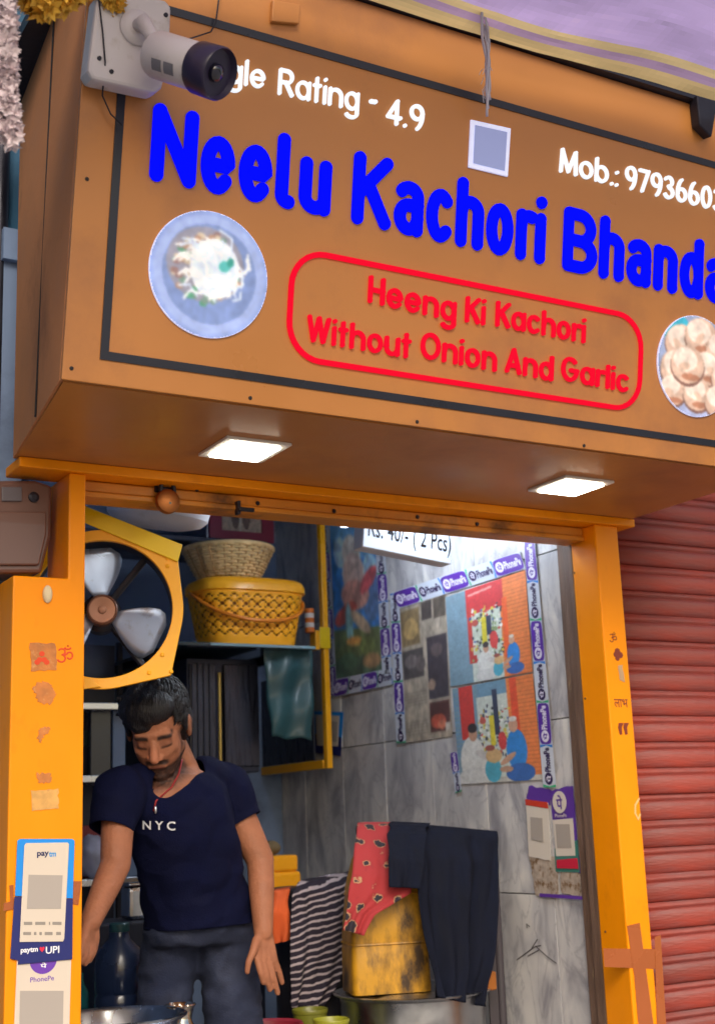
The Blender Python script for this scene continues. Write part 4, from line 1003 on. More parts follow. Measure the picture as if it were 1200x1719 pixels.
# tube light high on the right wall, lamp of the shop
p0 = on_x(600, 872, WALLX); 
TX = 2.12; pe = on_x(578, 884, TX); ye, ze = pe[1], pe[2]+.012; y_s = ye-.60
TL = thing('tube_light', 'lit white tube lamp hanging behind the lintel near the price box', 'lamp', (TX, ye-.4, ze))
obj('batten', MB().box((TX-.018, y_s, ze+.018), (TX+.018, ye+.02, ze+.05)), 'white_plastic', TL, bevel=.003)
obj('tube', MB().tube([(TX, y_s+.02, ze), (TX, ye, ze)], .013, 14), 'lamp_diffuser_cool', TL, smooth=True)
for y_ in (y_s+.01, ye+.008): obj('end_cap', MB().box((TX-.014, y_-.008, ze-.014), (TX+.014, y_+.008, ze+.0175)), 'white_plastic', TL)
for y_ in (y_s+.2, ye-.2): obj('hanger', MB().tube([(TX, y_, ze+.05), (TX, y_, Z0+1.352)], .003, 6), 'dark_metal', TL)
# ------------------------------------------------------------------ prints on the tiled wall
WP = Pl((WALLX-.0015, 0, 0), (0,-1,0), (0,0,1))           # a runs towards the street, c into the room
def wquad(q, off): # BL, BR, TR, TL in pixels
    return quadP(*[WP.pt(*WP.px(*p), off) for p in q])
def wprint(name, q, paint, label, cat, off=.002, group=None):
    paint.c = paint.c*.80+42
    o = sheet(name, wquad(q, off), paint, None); tag(o, label, cat, group); return o
# bright devotional poster, kept generic
P = Paint(56, 100, (40,120,210)); 
P.rect(0,.0,1,.30,(86,104,60)); P.rect(0,0,1,.12,(60,90,70)); P.ell(.5,.95,.5,.2,(90,170,235)); P.ell(.2,.8,.14,.10,(170,210,240)); P.ell(.85,.70,.15,.1,(150,200,240)); P.ell(.85,.5,.2,.16,(70,110,170))
P.ell(.45,.80,.20,.12,(226,220,214)); P.ell(.48,.66,.24,.14,(224,196,190)); P.ell(.50,.52,.30,.10,(214,150,140)); P.ell(.80,.62,.20,.06,(214,80,90),.4); P.ell(.28,.40,.26,.06,(190,70,60),.2)
P.ell(.35,.33,.08,.14,(120,180,190),.2); P.ell(.60,.34,.22,.05,(196,170,140),-.3); P.ell(.45,.22,.18,.03,(214,150,70)); P.ell(.72,.18,.16,.06,(100,120,60)); P.ell(.3,.1,.2,.05,(70,110,80)); P.ell(.8,.08,.2,.05,(160,120,80))
P.grain(.45, 12); P.blur(2)
wprint('poster', [(565,1140),(642,1126),(631,880),(554,876)], P, 'bright blue devotional poster between purple and white tape strips', 'poster')
# newspaper page with dark pictures
P = Paint(60, 90, (164,150,132)); 
for (u0,v0,u1,v1,c_) in ((.02,.70,.42,.97,(120,96,60)),(.47,.86,.68,.99,(52,44,44)),(.72,.84,.97,.99,(70,60,52)),(.02,.46,.46,.67,(60,54,56)),(.55,.28,.97,.72,(44,38,48)),(.55,.04,.96,.26,(70,34,34))): P.rect(u0,v0,u1,v1,c_)
P.ell(.22,.82,.16,.08,(176,140,80)); P.ell(.2,.58,.14,.05,(110,100,100)); P.ell(.4,.55,.1,.06,(86,76,76)); P.ell(.75,.62,.12,.05,(80,66,70)); P.ell(.62,.38,.08,.04,(150,120,100)); P.ell(.72,.12,.16,.05,(190,70,50)); P.ell(.8,.09,.10,.03,(210,110,80)); P.rect(.86,.04,.96,.10,(190,180,170))
for k in range(18): P.rect(.04,.05+k*.021,.5,.056+k*.021,(138,126,112))
P.line([(.5,0),(.5,1)],.006,(188,176,160)); P.grain(.3, 14); P.blur(1)
wprint('newspaper_page', [(683,1247),(760,1236),(750,995),(671,1022)], P, 'brownish newspaper page with dark photos taped to the wall', 'newspaper', .0018)
def shop_photo(P, low):
    # two seated people in front of a stall with red banner and orange shutter
    P.c[:] = (96,140,170); P.rect(0,.0,.32,1,(110,146,168)); P.rect(.30,.0,.72,.86,(206,216,206)); P.rect(.68,0,1,1,(236,118,52))
    for k in range(26): P.rect(.70,k/26,1,k/26+.012,(214,98,44))
    if low:
        for k in range(16): P.rect(0,.3+k/24,.12,.3+k/24+.016,(96,140,180))
        P.rect(.08,.45,.26,1,(208,44,40)); P.rect(.72,.2,.80,1,(226,60,30)); P.rect(0,0,1,.05,(196,190,180))
    else: P.rect(.26,.70,.72,1,(206,40,46)); P.rect(.27,.2,.36,.8,(200,48,44)); P.rect(.32,.28,.68,.72,(200,212,196)); P.rect(.70,.2,.76,.8,(240,80,30)); P.line([(.30,.93),(.58,.95)],.012,(230,150,140))
    rg = np.random.default_rng(8 if low else 9)
    for k in range(150): P.ell(.30+.39*rg.random(), .22+.55*rg.random(), .006+.014*rg.random(), .006+.018*rg.random(), [(40,44,64),(220,200,60),(200,60,50),(60,90,160),(240,240,236),(120,150,90),(30,30,40)][k % 7])
    P.rect(.50,.46,.56,.92 if low else .66,(36,44,72)); P.rect(.44,.36,.50,.66,(226,206,40)); P.ell(.36,.62,.04,.035,(190,70,60)); P.ell(.58,.40,.05,.09,(210,50,50))
    y = -.02 if low else -.10; s = 1.0 if low else .62; ox = 0 if low else .13
    def E(cx_, cy_, rx, ry, col, rot=0): P.ell(ox+.5+(cx_-.5)*s+ (0 if low else .02), max(0,(cy_)*s+ (0 if low else .02)), rx*s, ry*s, col, rot)
    E(.20,.22,.16,.26,(226,226,222)); E(.20,.06,.20,.10,(216,216,214)); E(.22,.50,.055,.075,(196,140,110)); E(.22,.56,.06,.05,(36,30,34)); E(.33,.28,.10,.04,(206,200,196),-.4)
    E(.44,.12,.10,.12,(60,160,190)); E(.46,.26,.10,.07,(214,170,110)); E(.42,.34,.06,.03,(150,60,50))
    E(.74,.30,.12,.20,(30,120,214)); E(.76,.08,.17,.09,(34,84,170)); E(.72,.54,.055,.07,(206,150,120)); E(.72,.60,.05,.025,(220,214,206)); E(.63,.22,.11,.03,(200,146,116),.5); E(.60,.12,.08,.03,(190,140,112))
    P.grain(.10, 24); P.c *= 1+(RNG.random(P.c.shape[:2])-.5)[..., None]*.10; P.c = np.clip(P.c, 0, 255); P.blur(1)
P = Paint(150, 160, (0,0,0)); shop_photo(P, False); wprint('photo_print', [(758,1153),(895,1128),(883,957),(749,1003)], P, 'upper colour photo of people before a red stall', 'photo', .0032)
P = Paint(150, 160, (0,0,0)); shop_photo(P, True); wprint('photo_print', [(773,1317),(912,1309),(895,1131),(760,1157)], P, 'lower colour photo of two people sitting by a stall', 'photo', .0026)
# printed border tapes with alternating purple and white tabs
mat('tape_white', S(206,212,226), .35, var=.05); mat('tab_purple', S(92,50,160), .35); mat('tab_text_white', S(232,228,244), .4); mat('tab_text_dark', S(52,36,86), .4); mat('tab_green', S(70,180,130), .4); mat('tab_blue', S(60,140,220), .4)
def tape(q, n, label, vertical, flip=False, start=0, off=.0042):
    # q: start-left, start-right, end-right, end-left so that v runs along the tape
    Pq = wquad(q, off); o = thing('tape_strip', label, 'tape', Pq(.5,.5), 'printed border tapes on the tiled wall'); nrm = WP.n
    mb = MB(); N_ = 12; mb.grid([[Pq(u, v) for u in (0, 1)] for v in np.linspace(0, 1, N_)]); obj('strip', mb, 'tape_white', o)
    A = np.linalg.norm(Pq(.5,1)-Pq(.5,0)); W_ = np.linalg.norm(Pq(1,.5)-Pq(0,.5)); k = W_/A
    for i in range(n):
        v0, v1 = i/n, (i+1)/n; purple = (i+start) % 2 == 0; vm = (v0+v1)/2; ln = v1-v0
        if purple:
            pts = []
            for a in np.linspace(0, 2*math.pi, 25)[:-1]:
                c_, s_ = math.cos(a), math.sin(a); pts.append((.5+.47*math.copysign(abs(c_)**.35, c_), vm+ln*.49*math.copysign(abs(s_)**.35, s_)))
            mb = MB(); mb.add([Pq(u, v)+nrm*.0005 for u, v in pts], [tuple(range(24))]); obj('purple_tab', mb, 'tab_purple', o)
        else:
            for j, (va, m_) in enumerate(((v0, 'tab_green'), (v1, 'tab_blue'))):
                mb = MB(); d = ln*.07*(1 if j == 0 else -1); mb.add([Pq(.02, va)+nrm*.0004, Pq(.98, va)+nrm*.0004, Pq(.98, va+d)+nrm*.0004, Pq(.5, va+d*.3)+nrm*.0004, Pq(.02, va+d)+nrm*.0004], [(0,1,2,3,4)]); obj('colour_tip', mb, m_, o)
        # round badge and the word along the tape
        vb = v0+ln*(.20 if not flip else .80); mb = MB(); rr = .30
        mb.add([Pq(.5+rr*math.cos(a), vb+rr*k*math.sin(a))+nrm*.0009 for a in np.linspace(0, 2*math.pi, 17)[:-1]], [tuple(range(16))]); obj('badge', mb, 'tab_text_white' if purple else 'tab_text_dark', o)
        mb = MB(); m_ = 'tab_text_white' if purple else 'tab_text_dark'
        t0, t1 = (v0+ln*.36, v0+ln*.93) if not flip else (v0+ln*.07, v0+ln*.64)
        V, Fc = text_mesh('PhonePe', .03); w_, h_ = np.ptp(V[:,0]), np.ptp(V[:,1]); vs = []
        for x, y, z_ in V:
            a, b_ = x/w_+.5, y/h_
            vv = t0+(t1-t0)*(a if not flip else 1-a); uu = .5-b_*.46*(1 if not flip else -1); vs.append(Pq(uu, vv)+nrm*.0010)
        mb.add(vs, Fc); obj('lettering', mb, m_, o)
        mb = MB(); V, Fc = text_mesh('पे', .02)
        if len(V):
            w_, h_ = np.ptp(V[:,0]), np.ptp(V[:,1]); vs = []
            for x, y, z_ in V: vs.append(Pq(.5-(y/h_)*.36*(1 if not flip else -1), vb+(x/w_)*.36*k*(1 if not flip else -1))+nrm*.0013)
            mb.add(vs, Fc); obj('badge_glyph', mb, 'tab_purple' if purple else 'tab_text_white', o)
# horizontal tapes run left -> right; vertical ones read upwards (start at the bottom)
tape([(660,995),(671,1022),(884,955),(874,926)], 5, 'slanting purple and white printed tape above the photos', False, start=0)
tape([(914,1322),(936,1322),(900,908),(881,909)], 6, 'long vertical printed tape right of the photos', True, start=1, off=.0052)
tape([(667,1248),(683,1247),(671,996),(656,997)], 5, 'vertical printed tape left of the newspaper page', True, start=1)
tape([(556,1170),(567,1167),(552,880),(541,881)], 6, 'narrow vertical printed tape beside the yellow post', True, start=0)
tape([(644,1150),(661,1146),(648,918),(632,920)], 5, 'vertical printed tape right of the devotional poster', True, start=1)
tape([(566,1141),(561,1171),(662,1149),(660,1121)], 4, 'printed tape under the devotional poster', False, start=0, off=.0052)
tape([(766,1332),(777,1328),(769,1262),(757,1264)], 2, 'short torn printed tape below the lower photo', True, start=1)
# blue payment card behind the yellow post
def wcard(label, parts, loc, name='payment_card', cat='payment card'):
    o = thing(name, label, cat, WP.pt(*WP.px(*loc), 0))
    for i, (nm, q, m_) in enumerate(parts): obj(nm, MB().prism(WP, WP.pxs(q), .001+.0008*i, .0018+.0008*i), m_, o)
    return o
wcard('small blue payment card on the tiles behind the yellow post', [('board', [(528,1262),(572,1268),(577,1196),(527,1194)], 'card_blue'), ('lower_board', [(529,1264),(573,1270),(574,1238),(529,1232)], 'card_navy'), ('white_panel', [(533,1252),(568,1253),(571,1202),(531,1200)], 'card_white'), ('plain_square', [(553,1244),(567,1246),(568,1212),(553,1210)], 'code_grey')], (550,1230))
# peeling payment stickers at the mouth of the wall
mat('torn_paper', S(176,160,146), .8, var=.25, vscale=50, dirt=S(120,90,60), dscale=30, dlo=.5, dhi=.6); mat('sticker_purple', S(98,60,160), .4, var=.1); mat('sticker_white', S(222,212,200), .4); mat('sticker_red', S(206,66,48), .4); mat('sticker_green', S(70,130,120), .4); mat('sticker_pink', S(206,44,70), .4)
def torn(poly, wob=.0016):
    out = []
    for i in range(len(poly)):
        a, b_ = np.array(WP.px(*poly[i])), np.array(WP.px(*poly[(i+1) % len(poly)]))
        for t in np.linspace(0, 1, 9)[:-1]: out.append(tuple(a+(b_-a)*t+RNG.normal(size=2)*wob))
    return out
def stk(label, parts, loc):
    o = thing('payment_sticker', label, 'sticker', WP.pt(*WP.px(*loc), 0))
    for i, (nm, q, m_, wob) in enumerate(parts): obj(nm, MB().prism(WP, torn(q, wob) if wob else WP.pxs(q), .001+.0007*i, .0016+.0007*i), m_, o)
    return o
st1 = stk('torn white payment sticker with red band, left of the purple one', [('torn_backing', [(900,1505),(938,1508),(936,1440),(888,1436)], 'torn_paper', .0018), ('purple_top', [(884,1350),(925,1352),(925,1326),(888,1320)], 'sticker_purple', .002), ('board', [(889,1438),(926,1446),(921,1348),(884,1345)], 'sticker_white', .0006), ('red_band', [(884,1352),(922,1358),(920,1347),(883,1342)], 'sticker_red', 0), ('plain_square', [(893,1410),(914,1414),(912,1374),(892,1372)], 'code_grey', 0)], (905,1400))
st2 = stk('purple payment sticker with round badge beside the jamb', [('torn_backing', [(942,1500),(980,1508),(976,1455),(940,1455)], 'torn_paper', .0018), ('board', [(936,1462),(975,1466),(962,1318),(924,1328)], 'sticker_purple', .0014), ('green_edge', [(934,1464),(974,1465),(971,1410),(932,1425)], 'sticker_green', 0), ('white_panel', [(935,1438),(967,1437),(963,1374),(929,1377)], 'sticker_white', 0), ('plain_square', [(937,1424),(961,1424),(958,1384),(934,1384)], 'code_grey', 0), ('pink_band', [(937,1458),(973,1459),(971,1441),(936,1444)], 'sticker_pink', 0)], (950,1400))
c = WP.px(941, 1347); obj('badge', MB().prism(WP, [(c[0]+.031*math.cos(a), c[1]+.031*math.sin(a)) for a in np.linspace(0, 6.283, 25)[:-1]], .0042, .005), 'sticker_white', st2)
mb = MB(); text_on(mb, 'पे', lambda u, v: WP.pt(u, v), c[0]-.014, c[1]-.02, c[0]+.014, c[1]+.02, .0054, WP.n, .02); obj('badge_glyph', mb, 'sticker_purple', st2)
mb = MB(); a, b_ = WP.px(934, 1373), WP.px(953, 1366); text_on(mb, 'PhonePe', lambda u, v: WP.pt(u, v), a[0], a[1], b_[0], b_[1], .0054, WP.n, .01); obj('lettering', mb, 'sticker_white', st2)
tag(obj('purple_edging', MB().prism(WP, WP.pxs([(908,1506),(980,1511),(980,1505),(908,1500)]), .0045, .005), 'sticker_purple'), 'purple strip along the bottom of the torn stickers', 'strip')

# dark scuffs on a low tile
mat('scuff', S(84,78,80), .8)
for pts in ([(868,1612),(898,1590),(908,1588)],[(900,1590),(918,1606),(934,1618)],[(885,1558),(884,1552),(889,1556)],[(893,1592),(902,1578)],[(886,1606),(904,1596)]):
    mb = MB(); bar(mb, WP, WP.pxs(pts), .0016, .0008, .0006, 4); obj('scuff_mark', mb, 'scuff', rw)
# ------------------------------------------------------------------ goods below and behind
def cloth(name, label, rows, m, folds=0.01, fr=9, thick=.003, cat='cloth', seed=0, nu=26):
    # rows: list of (left point, right point) from top to bottom, already in the room
    rg = random.Random(seed); ph = [rg.random()*6 for _ in range(4)]; P_ = []; NV = 46
    R_ = [(np.array(a), np.array(b_)) for a, b_ in rows]
    for i in range(NV):
        t = i/(NV-1)*(len(R_)-1); k = min(int(t), len(R_)-2); f = t-k; f = f*f*(3-2*f)*.5+f*.5
        A = R_[k][0]*(1-f)+R_[k+1][0]*f; B = R_[k][1]*(1-f)+R_[k+1][1]*f; row = []
        d = B-A; d /= np.linalg.norm(d)+1e-9; nn = np.cross(d, (0,0,1)); nn /= np.linalg.norm(nn)+1e-9
        for j in range(nu):
            u = j/(nu-1); amp = folds*(.25+.75*i/(NV-1)); s = math.sin(u*fr+ph[0]+.6*math.sin(i*.12+ph[1]))+.5*math.sin(u*fr*2.3+ph[2]+i*.05)+.35*math.sin(u*4+i*.21+ph[3])
            nz_ = mnoise.noise(Vector((u*2.6+seed*3.1, i/(NV-1)*3.4, seed))); nx_ = mnoise.noise(Vector((u*2+9+seed, i/(NV-1)*5, 3.3))); nf = mnoise.noise(Vector((u*8+seed, i/(NV-1)*5+u*4, 7.7)))
            row.append(A+(B-A)*u+nn*(amp*s+folds*.9*nz_+folds*.45*nf)+d*.009*nx_)
        P_.append(row)
    return tag(obj(name, MB().grid(P_), m, smooth=True, solid=thick), label, cat)
def uvmat(name, build):
    m = bpy.data.materials.new(name); m.use_nodes = True; MATS[name] = m; build(m.node_tree.nodes, m.node_tree.links, m.node_tree.nodes['Principled BSDF']); return m
def stripes(N, L, b):
    g = N.new('ShaderNodeTexCoord'); w = N.new('ShaderNodeTexWave'); w.wave_type = 'BANDS'; w.bands_direction = 'Z'; w.inputs['Scale'].default_value = 17; w.inputs['Distortion'].default_value = 3.0; w.inputs['Detail'].default_value = 2; w.inputs['Detail Scale'].default_value = 1.2
    mp = N.new('ShaderNodeMapping'); mp.inputs['Rotation'].default_value = (0, .22, 0); L.new(g.outputs['Object'], mp.inputs[0]); L.new(mp.outputs[0], w.inputs[0])
    r = N.new('ShaderNodeValToRGB'); r.color_ramp.elements[0].position = .68; r.color_ramp.elements[0].color = (*S(36,28,44),1); r.color_ramp.elements[1].position = .86; r.color_ramp.elements[1].color = (*S(176,162,166),1)
    L.new(w.outputs[0], r.inputs[0]); L.new(r.outputs[0], b.inputs['Base Color']); b.inputs['Roughness'].default_value = .9
uvmat('striped_cloth', stripes)
def redpat(N, L, b):
    g = N.new('ShaderNodeTexCoord'); v = N.new('ShaderNodeTexVoronoi'); v.inputs['Scale'].default_value = 19; v.inputs['Randomness'].default_value = .55; L.new(g.outputs['Object'], v.inputs[0])
    n = N.new('ShaderNodeTexNoise'); n.inputs['Scale'].default_value = 60; n.inputs['Detail'].default_value = 5; L.new(g.outputs['Object'], n.inputs[0])
    ad = N.new('ShaderNodeMath'); ad.operation = 'MULTIPLY_ADD'; ad.inputs[1].default_value = .5; L.new(n.outputs[0], ad.inputs[0]); L.new(v.outputs['Distance'], ad.inputs[2])
    r = N.new('ShaderNodeValToRGB'); e = r.color_ramp.elements; e[0].position = .49; e[0].color = (*S(40,34,44),1); e[1].position = .68; e[1].color = (*S(164,48,52),1)
    x = e.new(.53); x.color = (*S(60,50,56),1); x = e.new(.55); x.color = (*S(190,150,110),1); x = e.new(.60); x.color = (*S(150,44,50),1)
    L.new(ad.outputs[0], r.inputs[0]); L.new(r.outputs[0], b.inputs['Base Color']); b.inputs['Roughness'].default_value = .85
uvmat('red_print_cloth', redpat)
mat('navy_cloth', S(19,23,38), .9, var=.25, vscale=14, bump=.5, bscale=16, spec=.15, stretch=(1.6,1.6,.5))
mat('orange_cloth', S(214,92,40), .8, var=.15, bump=.2)
mat('tin_yellow', S(206,150,34), .45, var=.15, vscale=8, bump=.35, bscale=24, dirt=S(66,46,26), dscale=9, dlo=.44, dhi=.6, stretch=(1,1,.45))
# big covered pot on its stand
PY = .60; pr = on_y(692, 1674, PY); rp = .215; zr = on_y(640, 1668, PY)[2]
POT = thing('cooking_pot', 'large aluminium pot with flat lid below the draped tin', 'pot', (pr[0], PY, FLOOR+.42))
o_ = np.array((pr[0], PY, FLOOR+.42)); hp_ = zr-o_[2]
obj('body', MB().lathe(o_, [(rp*.86,0),(rp*.93,.02),(rp*.955,hp_*.5),(rp*.955,hp_-.03),(rp*.97,hp_-.012),(rp*1.05,hp_-.004),(rp*1.06,hp_),(rp*1.04,hp_+.002),(rp*.95,hp_-.004)], 64), 'aluminium', POT, smooth_angle=35)
obj('lid', MB().lathe(o_+np.array((0,0,hp_-.006)), [(rp*.93,0),(rp*.94,.005),(rp*.80,.011),(rp*.4,.013)], 64), 'aluminium', POT, smooth_angle=35)
for sg in (-1, 1):
    c_ = o_+np.array((sg*rp*.97*.8, -rp*.97*.6, hp_*.72)); 
ST = thing('stove_stand', 'dark iron stand carrying the big pot', 'stand', (pr[0], PY, FLOOR))
obj('top_ring', MB().lathe((pr[0], PY, FLOOR+.40), [(rp*.8,0),(rp*.95,0),(rp*.95,.018),(rp*.8,.018)], 32, closed=True), 'dark_metal', ST)
for k in range(4):
    a = .8+1.571*k; obj('leg', MB().tube([(pr[0]+rp*.87*math.cos(a), PY+rp*.87*math.sin(a), FLOOR), (pr[0]+rp*.87*math.cos(a), PY+rp*.87*math.sin(a), FLOOR+.402)], .014, 8), 'dark_metal', ST)
# battered yellow tin standing on the lid
zl = o_[2]+hp_+.008
q0 = on_z(590, 1642, zl); q1 = on_z(724, 1683, zl); print('TIN', q0, q1, zl, pr)
zbt = zl; ex = q1-q0; wt = .235; ex[2] = 0; ex = np.array((.95,-.31,0)); ex /= np.linalg.norm(ex); ey = np.array((-ex[1], ex[0], 0.0))
tc_ = (on_y(661, 1664, .50)+ey*.09); tc_[2] = 0
TPl = Pl((*(tc_[:2]-ey[:2]*.085), zbt), ex, (0,0,1))
TN = thing('oil_tin', 'battered yellow oil tin standing on the pot lid', 'tin', (tc_[0], tc_[1], zbt)); ht = on_y(640, 1418, .56)[2]-zbt
mb = MB(); prof = [(0,1),(.03,1.01),(.3,.985),(.33,.96),(.36,.985),(.62,.90),(.66,.875),(.70,.88),(.90,.70),(.97,.58),(1,.55)]; vs = []; fs = []; nA = 32
for z_, k_ in prof:
    for i in range(nA):
        a = 2*math.pi*i/nA; c_, s_ = math.cos(a), math.sin(a); u_ = math.copysign(abs(c_)**.16, c_)*.113*k_; v_ = math.copysign(abs(s_)**.22, s_)*.088*k_
        d_ = .004*mnoise.noise(Vector((u_*30, v_*30, z_*8))); vs.append(np.array((tc_[0], tc_[1], zbt+ht*z_))+ex*(u_+d_)+ey*(v_+d_))
for i in range(len(prof)-1):
    for k in range(nA): j = (k+1) % nA; fs.append((i*nA+k, i*nA+j, (i+1)*nA+j, (i+1)*nA+k))
fs += [tuple(range(nA))[::-1], tuple(range((len(prof)-1)*nA, len(prof)*nA))]; mb.add(vs, fs)
obj('can', mb, 'tin_yellow', TN, smooth_angle=40)
for z_ in (.33, .66):
    k_ = .985 if z_ < .5 else .89; obj('seam_band', MB().tube([np.array((tc_[0], tc_[1], zbt+ht*z_))+ex*math.copysign(abs(math.cos(a))**.16, math.cos(a))*.114*k_+ey*math.copysign(abs(math.sin(a))**.22, math.sin(a))*.089*k_ for a in np.linspace(0, 2*math.pi, 41)], .003, 5), 'tin_yellow', TN)
# board behind the tin that carries the draped clothes
mat('board_brown', S(58,52,58), .7, var=.2)
r0, r1 = on_y(598, 1394, .66), on_y(833, 1406, .505)
BD = thing('drying_rack', 'dark rail stand behind the tin that carries draped clothes', 'rack', ((r0[0]+r1[0])/2, (r0[1]+r1[1])/2, FLOOR))
obj('top_rail', MB().tube([r0, r1], .013, 10), 'board_brown', BD, smooth=True)
for t in (.12, .97):
    q = r0*(1-t)+r1*t; obj('upright', MB().tube([(q[0], q[1], FLOOR), (q[0], q[1], q[2]-.008)], .013, 8), 'board_brown', BD, smooth=True)
q = r0*.12+r1*.88; q2 = r0*.01+r1*.99
dr = (r1-r0); dr[2] = 0; dr /= np.linalg.norm(dr); nr_ = np.array((-dr[1], dr[0], 0))
PQ = Pl((q[0], q[1], FLOOR), dr, (0,0,1)); obj('side_board', MB().prism(PQ, [(0,.0),(np.linalg.norm((q2-q)[:2])-.02,.0),(np.linalg.norm((q2-q)[:2])-.02,q[2]-FLOOR-.05),(0,q[2]-FLOOR-.05)], -.006, .006), 'board_brown', BD)
cl_ = lambda pts: [(on_y(a, b_, y_), on_y(c_, d_, y_)) for a, b_, c_, d_, y_ in pts]
cl2 = lambda pts: [(on_y(*p), on_y(*q)) for p, q in pts]
cloth('draped_cloth', 'red printed cloth hanging left of the navy cloth', cl2([((604,1390,.69),(672,1390,.65)),((600,1381,.655),(670,1381,.615)),((598,1386,.60),(670,1388,.58)),((594,1420,.54),(684,1425,.50)),((590,1470,.49),(694,1476,.435)),((587,1500,.475),(690,1500,.425)),((584,1530,.465),(628,1536,.44)),((576,1562,.455),(612,1572,.44))]), 'red_print_cloth', folds=.006, fr=9, seed=2)
cloth('draped_cloth', 'navy cloth draped over the yellow tin and rail', cl2([((668,1392,.68),(822,1404,.55)),((660,1380,.625),(834,1396,.50)),((656,1388,.57),(838,1412,.475)),((684,1440,.46),(838,1450,.45)),((696,1500,.405),(832,1510,.44)),((712,1580,.385),(820,1590,.43)),((722,1640,.375),(808,1645,.42)),((726,1674,.37),(805,1690,.415))]), 'navy_cloth', folds=.024, fr=12, seed=3, nu=64)
cloth('draped_cloth', 'short navy sleeve hanging over the tin top', cl2([((655,1380,.60),(722,1383,.575)),((652,1386,.55),(718,1388,.53)),((651,1400,.50),(716,1402,.46)),((652,1440,.43),(713,1450,.395)),((653,1490,.41),(703,1492,.38))]), 'navy_cloth', folds=.005, fr=8, seed=8)
p = on_y(806, 1664, .46)
mat('rust_orange', S(150,88,28), .6, var=.2)
tag(obj('sponge_block', MB().box((p[0], .44, p[2]), (p[0]+.045, .475, p[2]+.05)), 'rust_orange', bevel=.004), 'small rusty orange block beside the navy cloth hem', 'block')
# striped cloth over a dark drum
dx = on_y(540, 1500, .95)[0]; dz = on_y(540, 1484, .95)[2]
DR = thing('drum', 'dark plastic drum under the striped cloth', 'drum', (dx, 1.0, FLOOR)); mat('drum_dark', S(40,38,46), .5, var=.15)
obj('body', MB().lathe((dx, 1.0, FLOOR), [(.12,0),(.125,.02),(.125,dz-FLOOR-.03),(.115,dz-FLOOR-.012)], 36), 'drum_dark', DR, smooth_angle=35)
obj('lid', MB().lathe((dx, 1.0, dz-.0125), [(.13,-.02),(.132,-.002),(.125,.004),(.05,.006)], 36), 'drum_dark', DR, smooth_angle=35)
cloth('striped_cloth', 'black and white striped cloth hanging over the dark drum', cl_([(505,1478,594,1462,1.0),(496,1484,592,1470,.88),(490,1500,592,1484,.83),(487,1560,592,1540,.815),(486,1620,588,1600,.81),(487,1660,570,1650,.81),(490,1692,548,1690,.81)]), 'striped_cloth', folds=.012, fr=10, seed=4, nu=34)
# yellow jerrycan with orange cloth
jy = 1.35; pj = on_y(474, 1520, jy); zj_ = on_y(474, 1436, jy)[2]
JB = thing('side_table', 'dark side table behind the man holding the yellow can', 'table', (pj[0], jy, FLOOR)); zt2 = pj[2]-.10
obj('top', MB().box((pj[0]-.16, jy-.12, zt2-.025), (pj[0]+.12, jy+.14, zt2)), 'cupboard_dark', JB, bevel=.003)
for sx in (-.14, .09):
    for sy in (-.10, .11): obj('leg', MB().box((pj[0]+sx, jy+sy, FLOOR), (pj[0]+sx+.02, jy+sy+.02, zt2-.0255)), 'cupboard_dark', JB)
JC = thing('plastic_can', 'yellow plastic can with stepped lid behind the man', 'can', (pj[0], jy, zt2)); hj = zj_-zt2
obj('body', MB().box((pj[0]-.085, jy-.06, zt2+.0005), (pj[0]+.045, jy+.06, zt2+hj*.80)), 'basket_yellow', JC, bevel=.012)
obj('lid', MB().box((pj[0]-.08, jy-.055, zt2+hj*.80+.0005), (pj[0]+.036, jy+.055, zt2+hj)), 'basket_yellow', JC, bevel=.008)
cloth('orange_cloth', 'orange cloth hanging off the drum beside the yellow can', [(on_y(462,1494,1.0), on_y(486,1490,1.0)), (on_y(454,1498,.90), on_y(484,1494,.875)), (on_y(450,1530,.87), on_y(486,1535,.85)), (on_y(453,1588,.865), on_y(488,1578,.845))], 'orange_cloth', folds=.006, fr=5, seed=6)
# dried stems bundle by the can
mb = MB(); pb_ = np.array((pj[0]-.03, jy+.02, zj_+.0005)); tag(obj('pebble_heap', MB().ell(pb_+np.array((0,0,.024)), (.036,.03,.025)).ell(pb_+np.array((-.05,.02,.018)), (.022,.03,.02)), mat('brown_lump', S(110,96,70), .8, var=.3, vscale=30), smooth=True), 'small brown bundle lying on the yellow can', 'bundle')
# coloured tubs low in front
for label, px, py, y_, r_, m_, col in (('lime green plastic tub in front of the striped cloth', 556, 1711, .50, .048, 'tub_lime', S(146,146,40)), ('pink red plastic tub at the feet of the man', 452, 1718, .60, .09, 'tub_red', S(140,38,54)), ('olive plastic tub behind the lime tub', 520, 1694, .70, .05, 'tub_olive', S(112,112,36))):
    p = on_y(px, py, y_); mat(m_, col, .4, var=.08); h_ = .16
    T_ = thing('plastic_tub', label, 'tub', (p[0], y_, p[2]-h_))
    obj('body', MB().lathe((p[0], y_, p[2]-h_), [(r_*.7,0),(r_*.78,.004),(r_*.96,h_*.92),(r_,h_*.93),(r_*1.03,h_*.97),(r_,h_),(r_*.93,h_*.96),(r_*.74,.012)], 36), m_, T_, smooth_angle=35)
    T2 = thing('stool', 'low dark stool under the '+' '.join(label.split()[:3]), 'stool', (p[0], y_, FLOOR)); zt3 = p[2]-h_
    obj('seat', MB().lathe((p[0], y_, zt3-.0205), [(r_*.85,0),(r_*.85,.02)], 24), 'board_brown', T2)
    for k in range(3): a = k*2.09; obj('leg', MB().tube([(p[0]+r_*.7*math.cos(a), y_+r_*.7*math.sin(a), FLOOR), (p[0]+r_*.6*math.cos(a), y_+r_*.6*math.sin(a), zt3-.0207)], .01, 8), 'board_brown', T2)

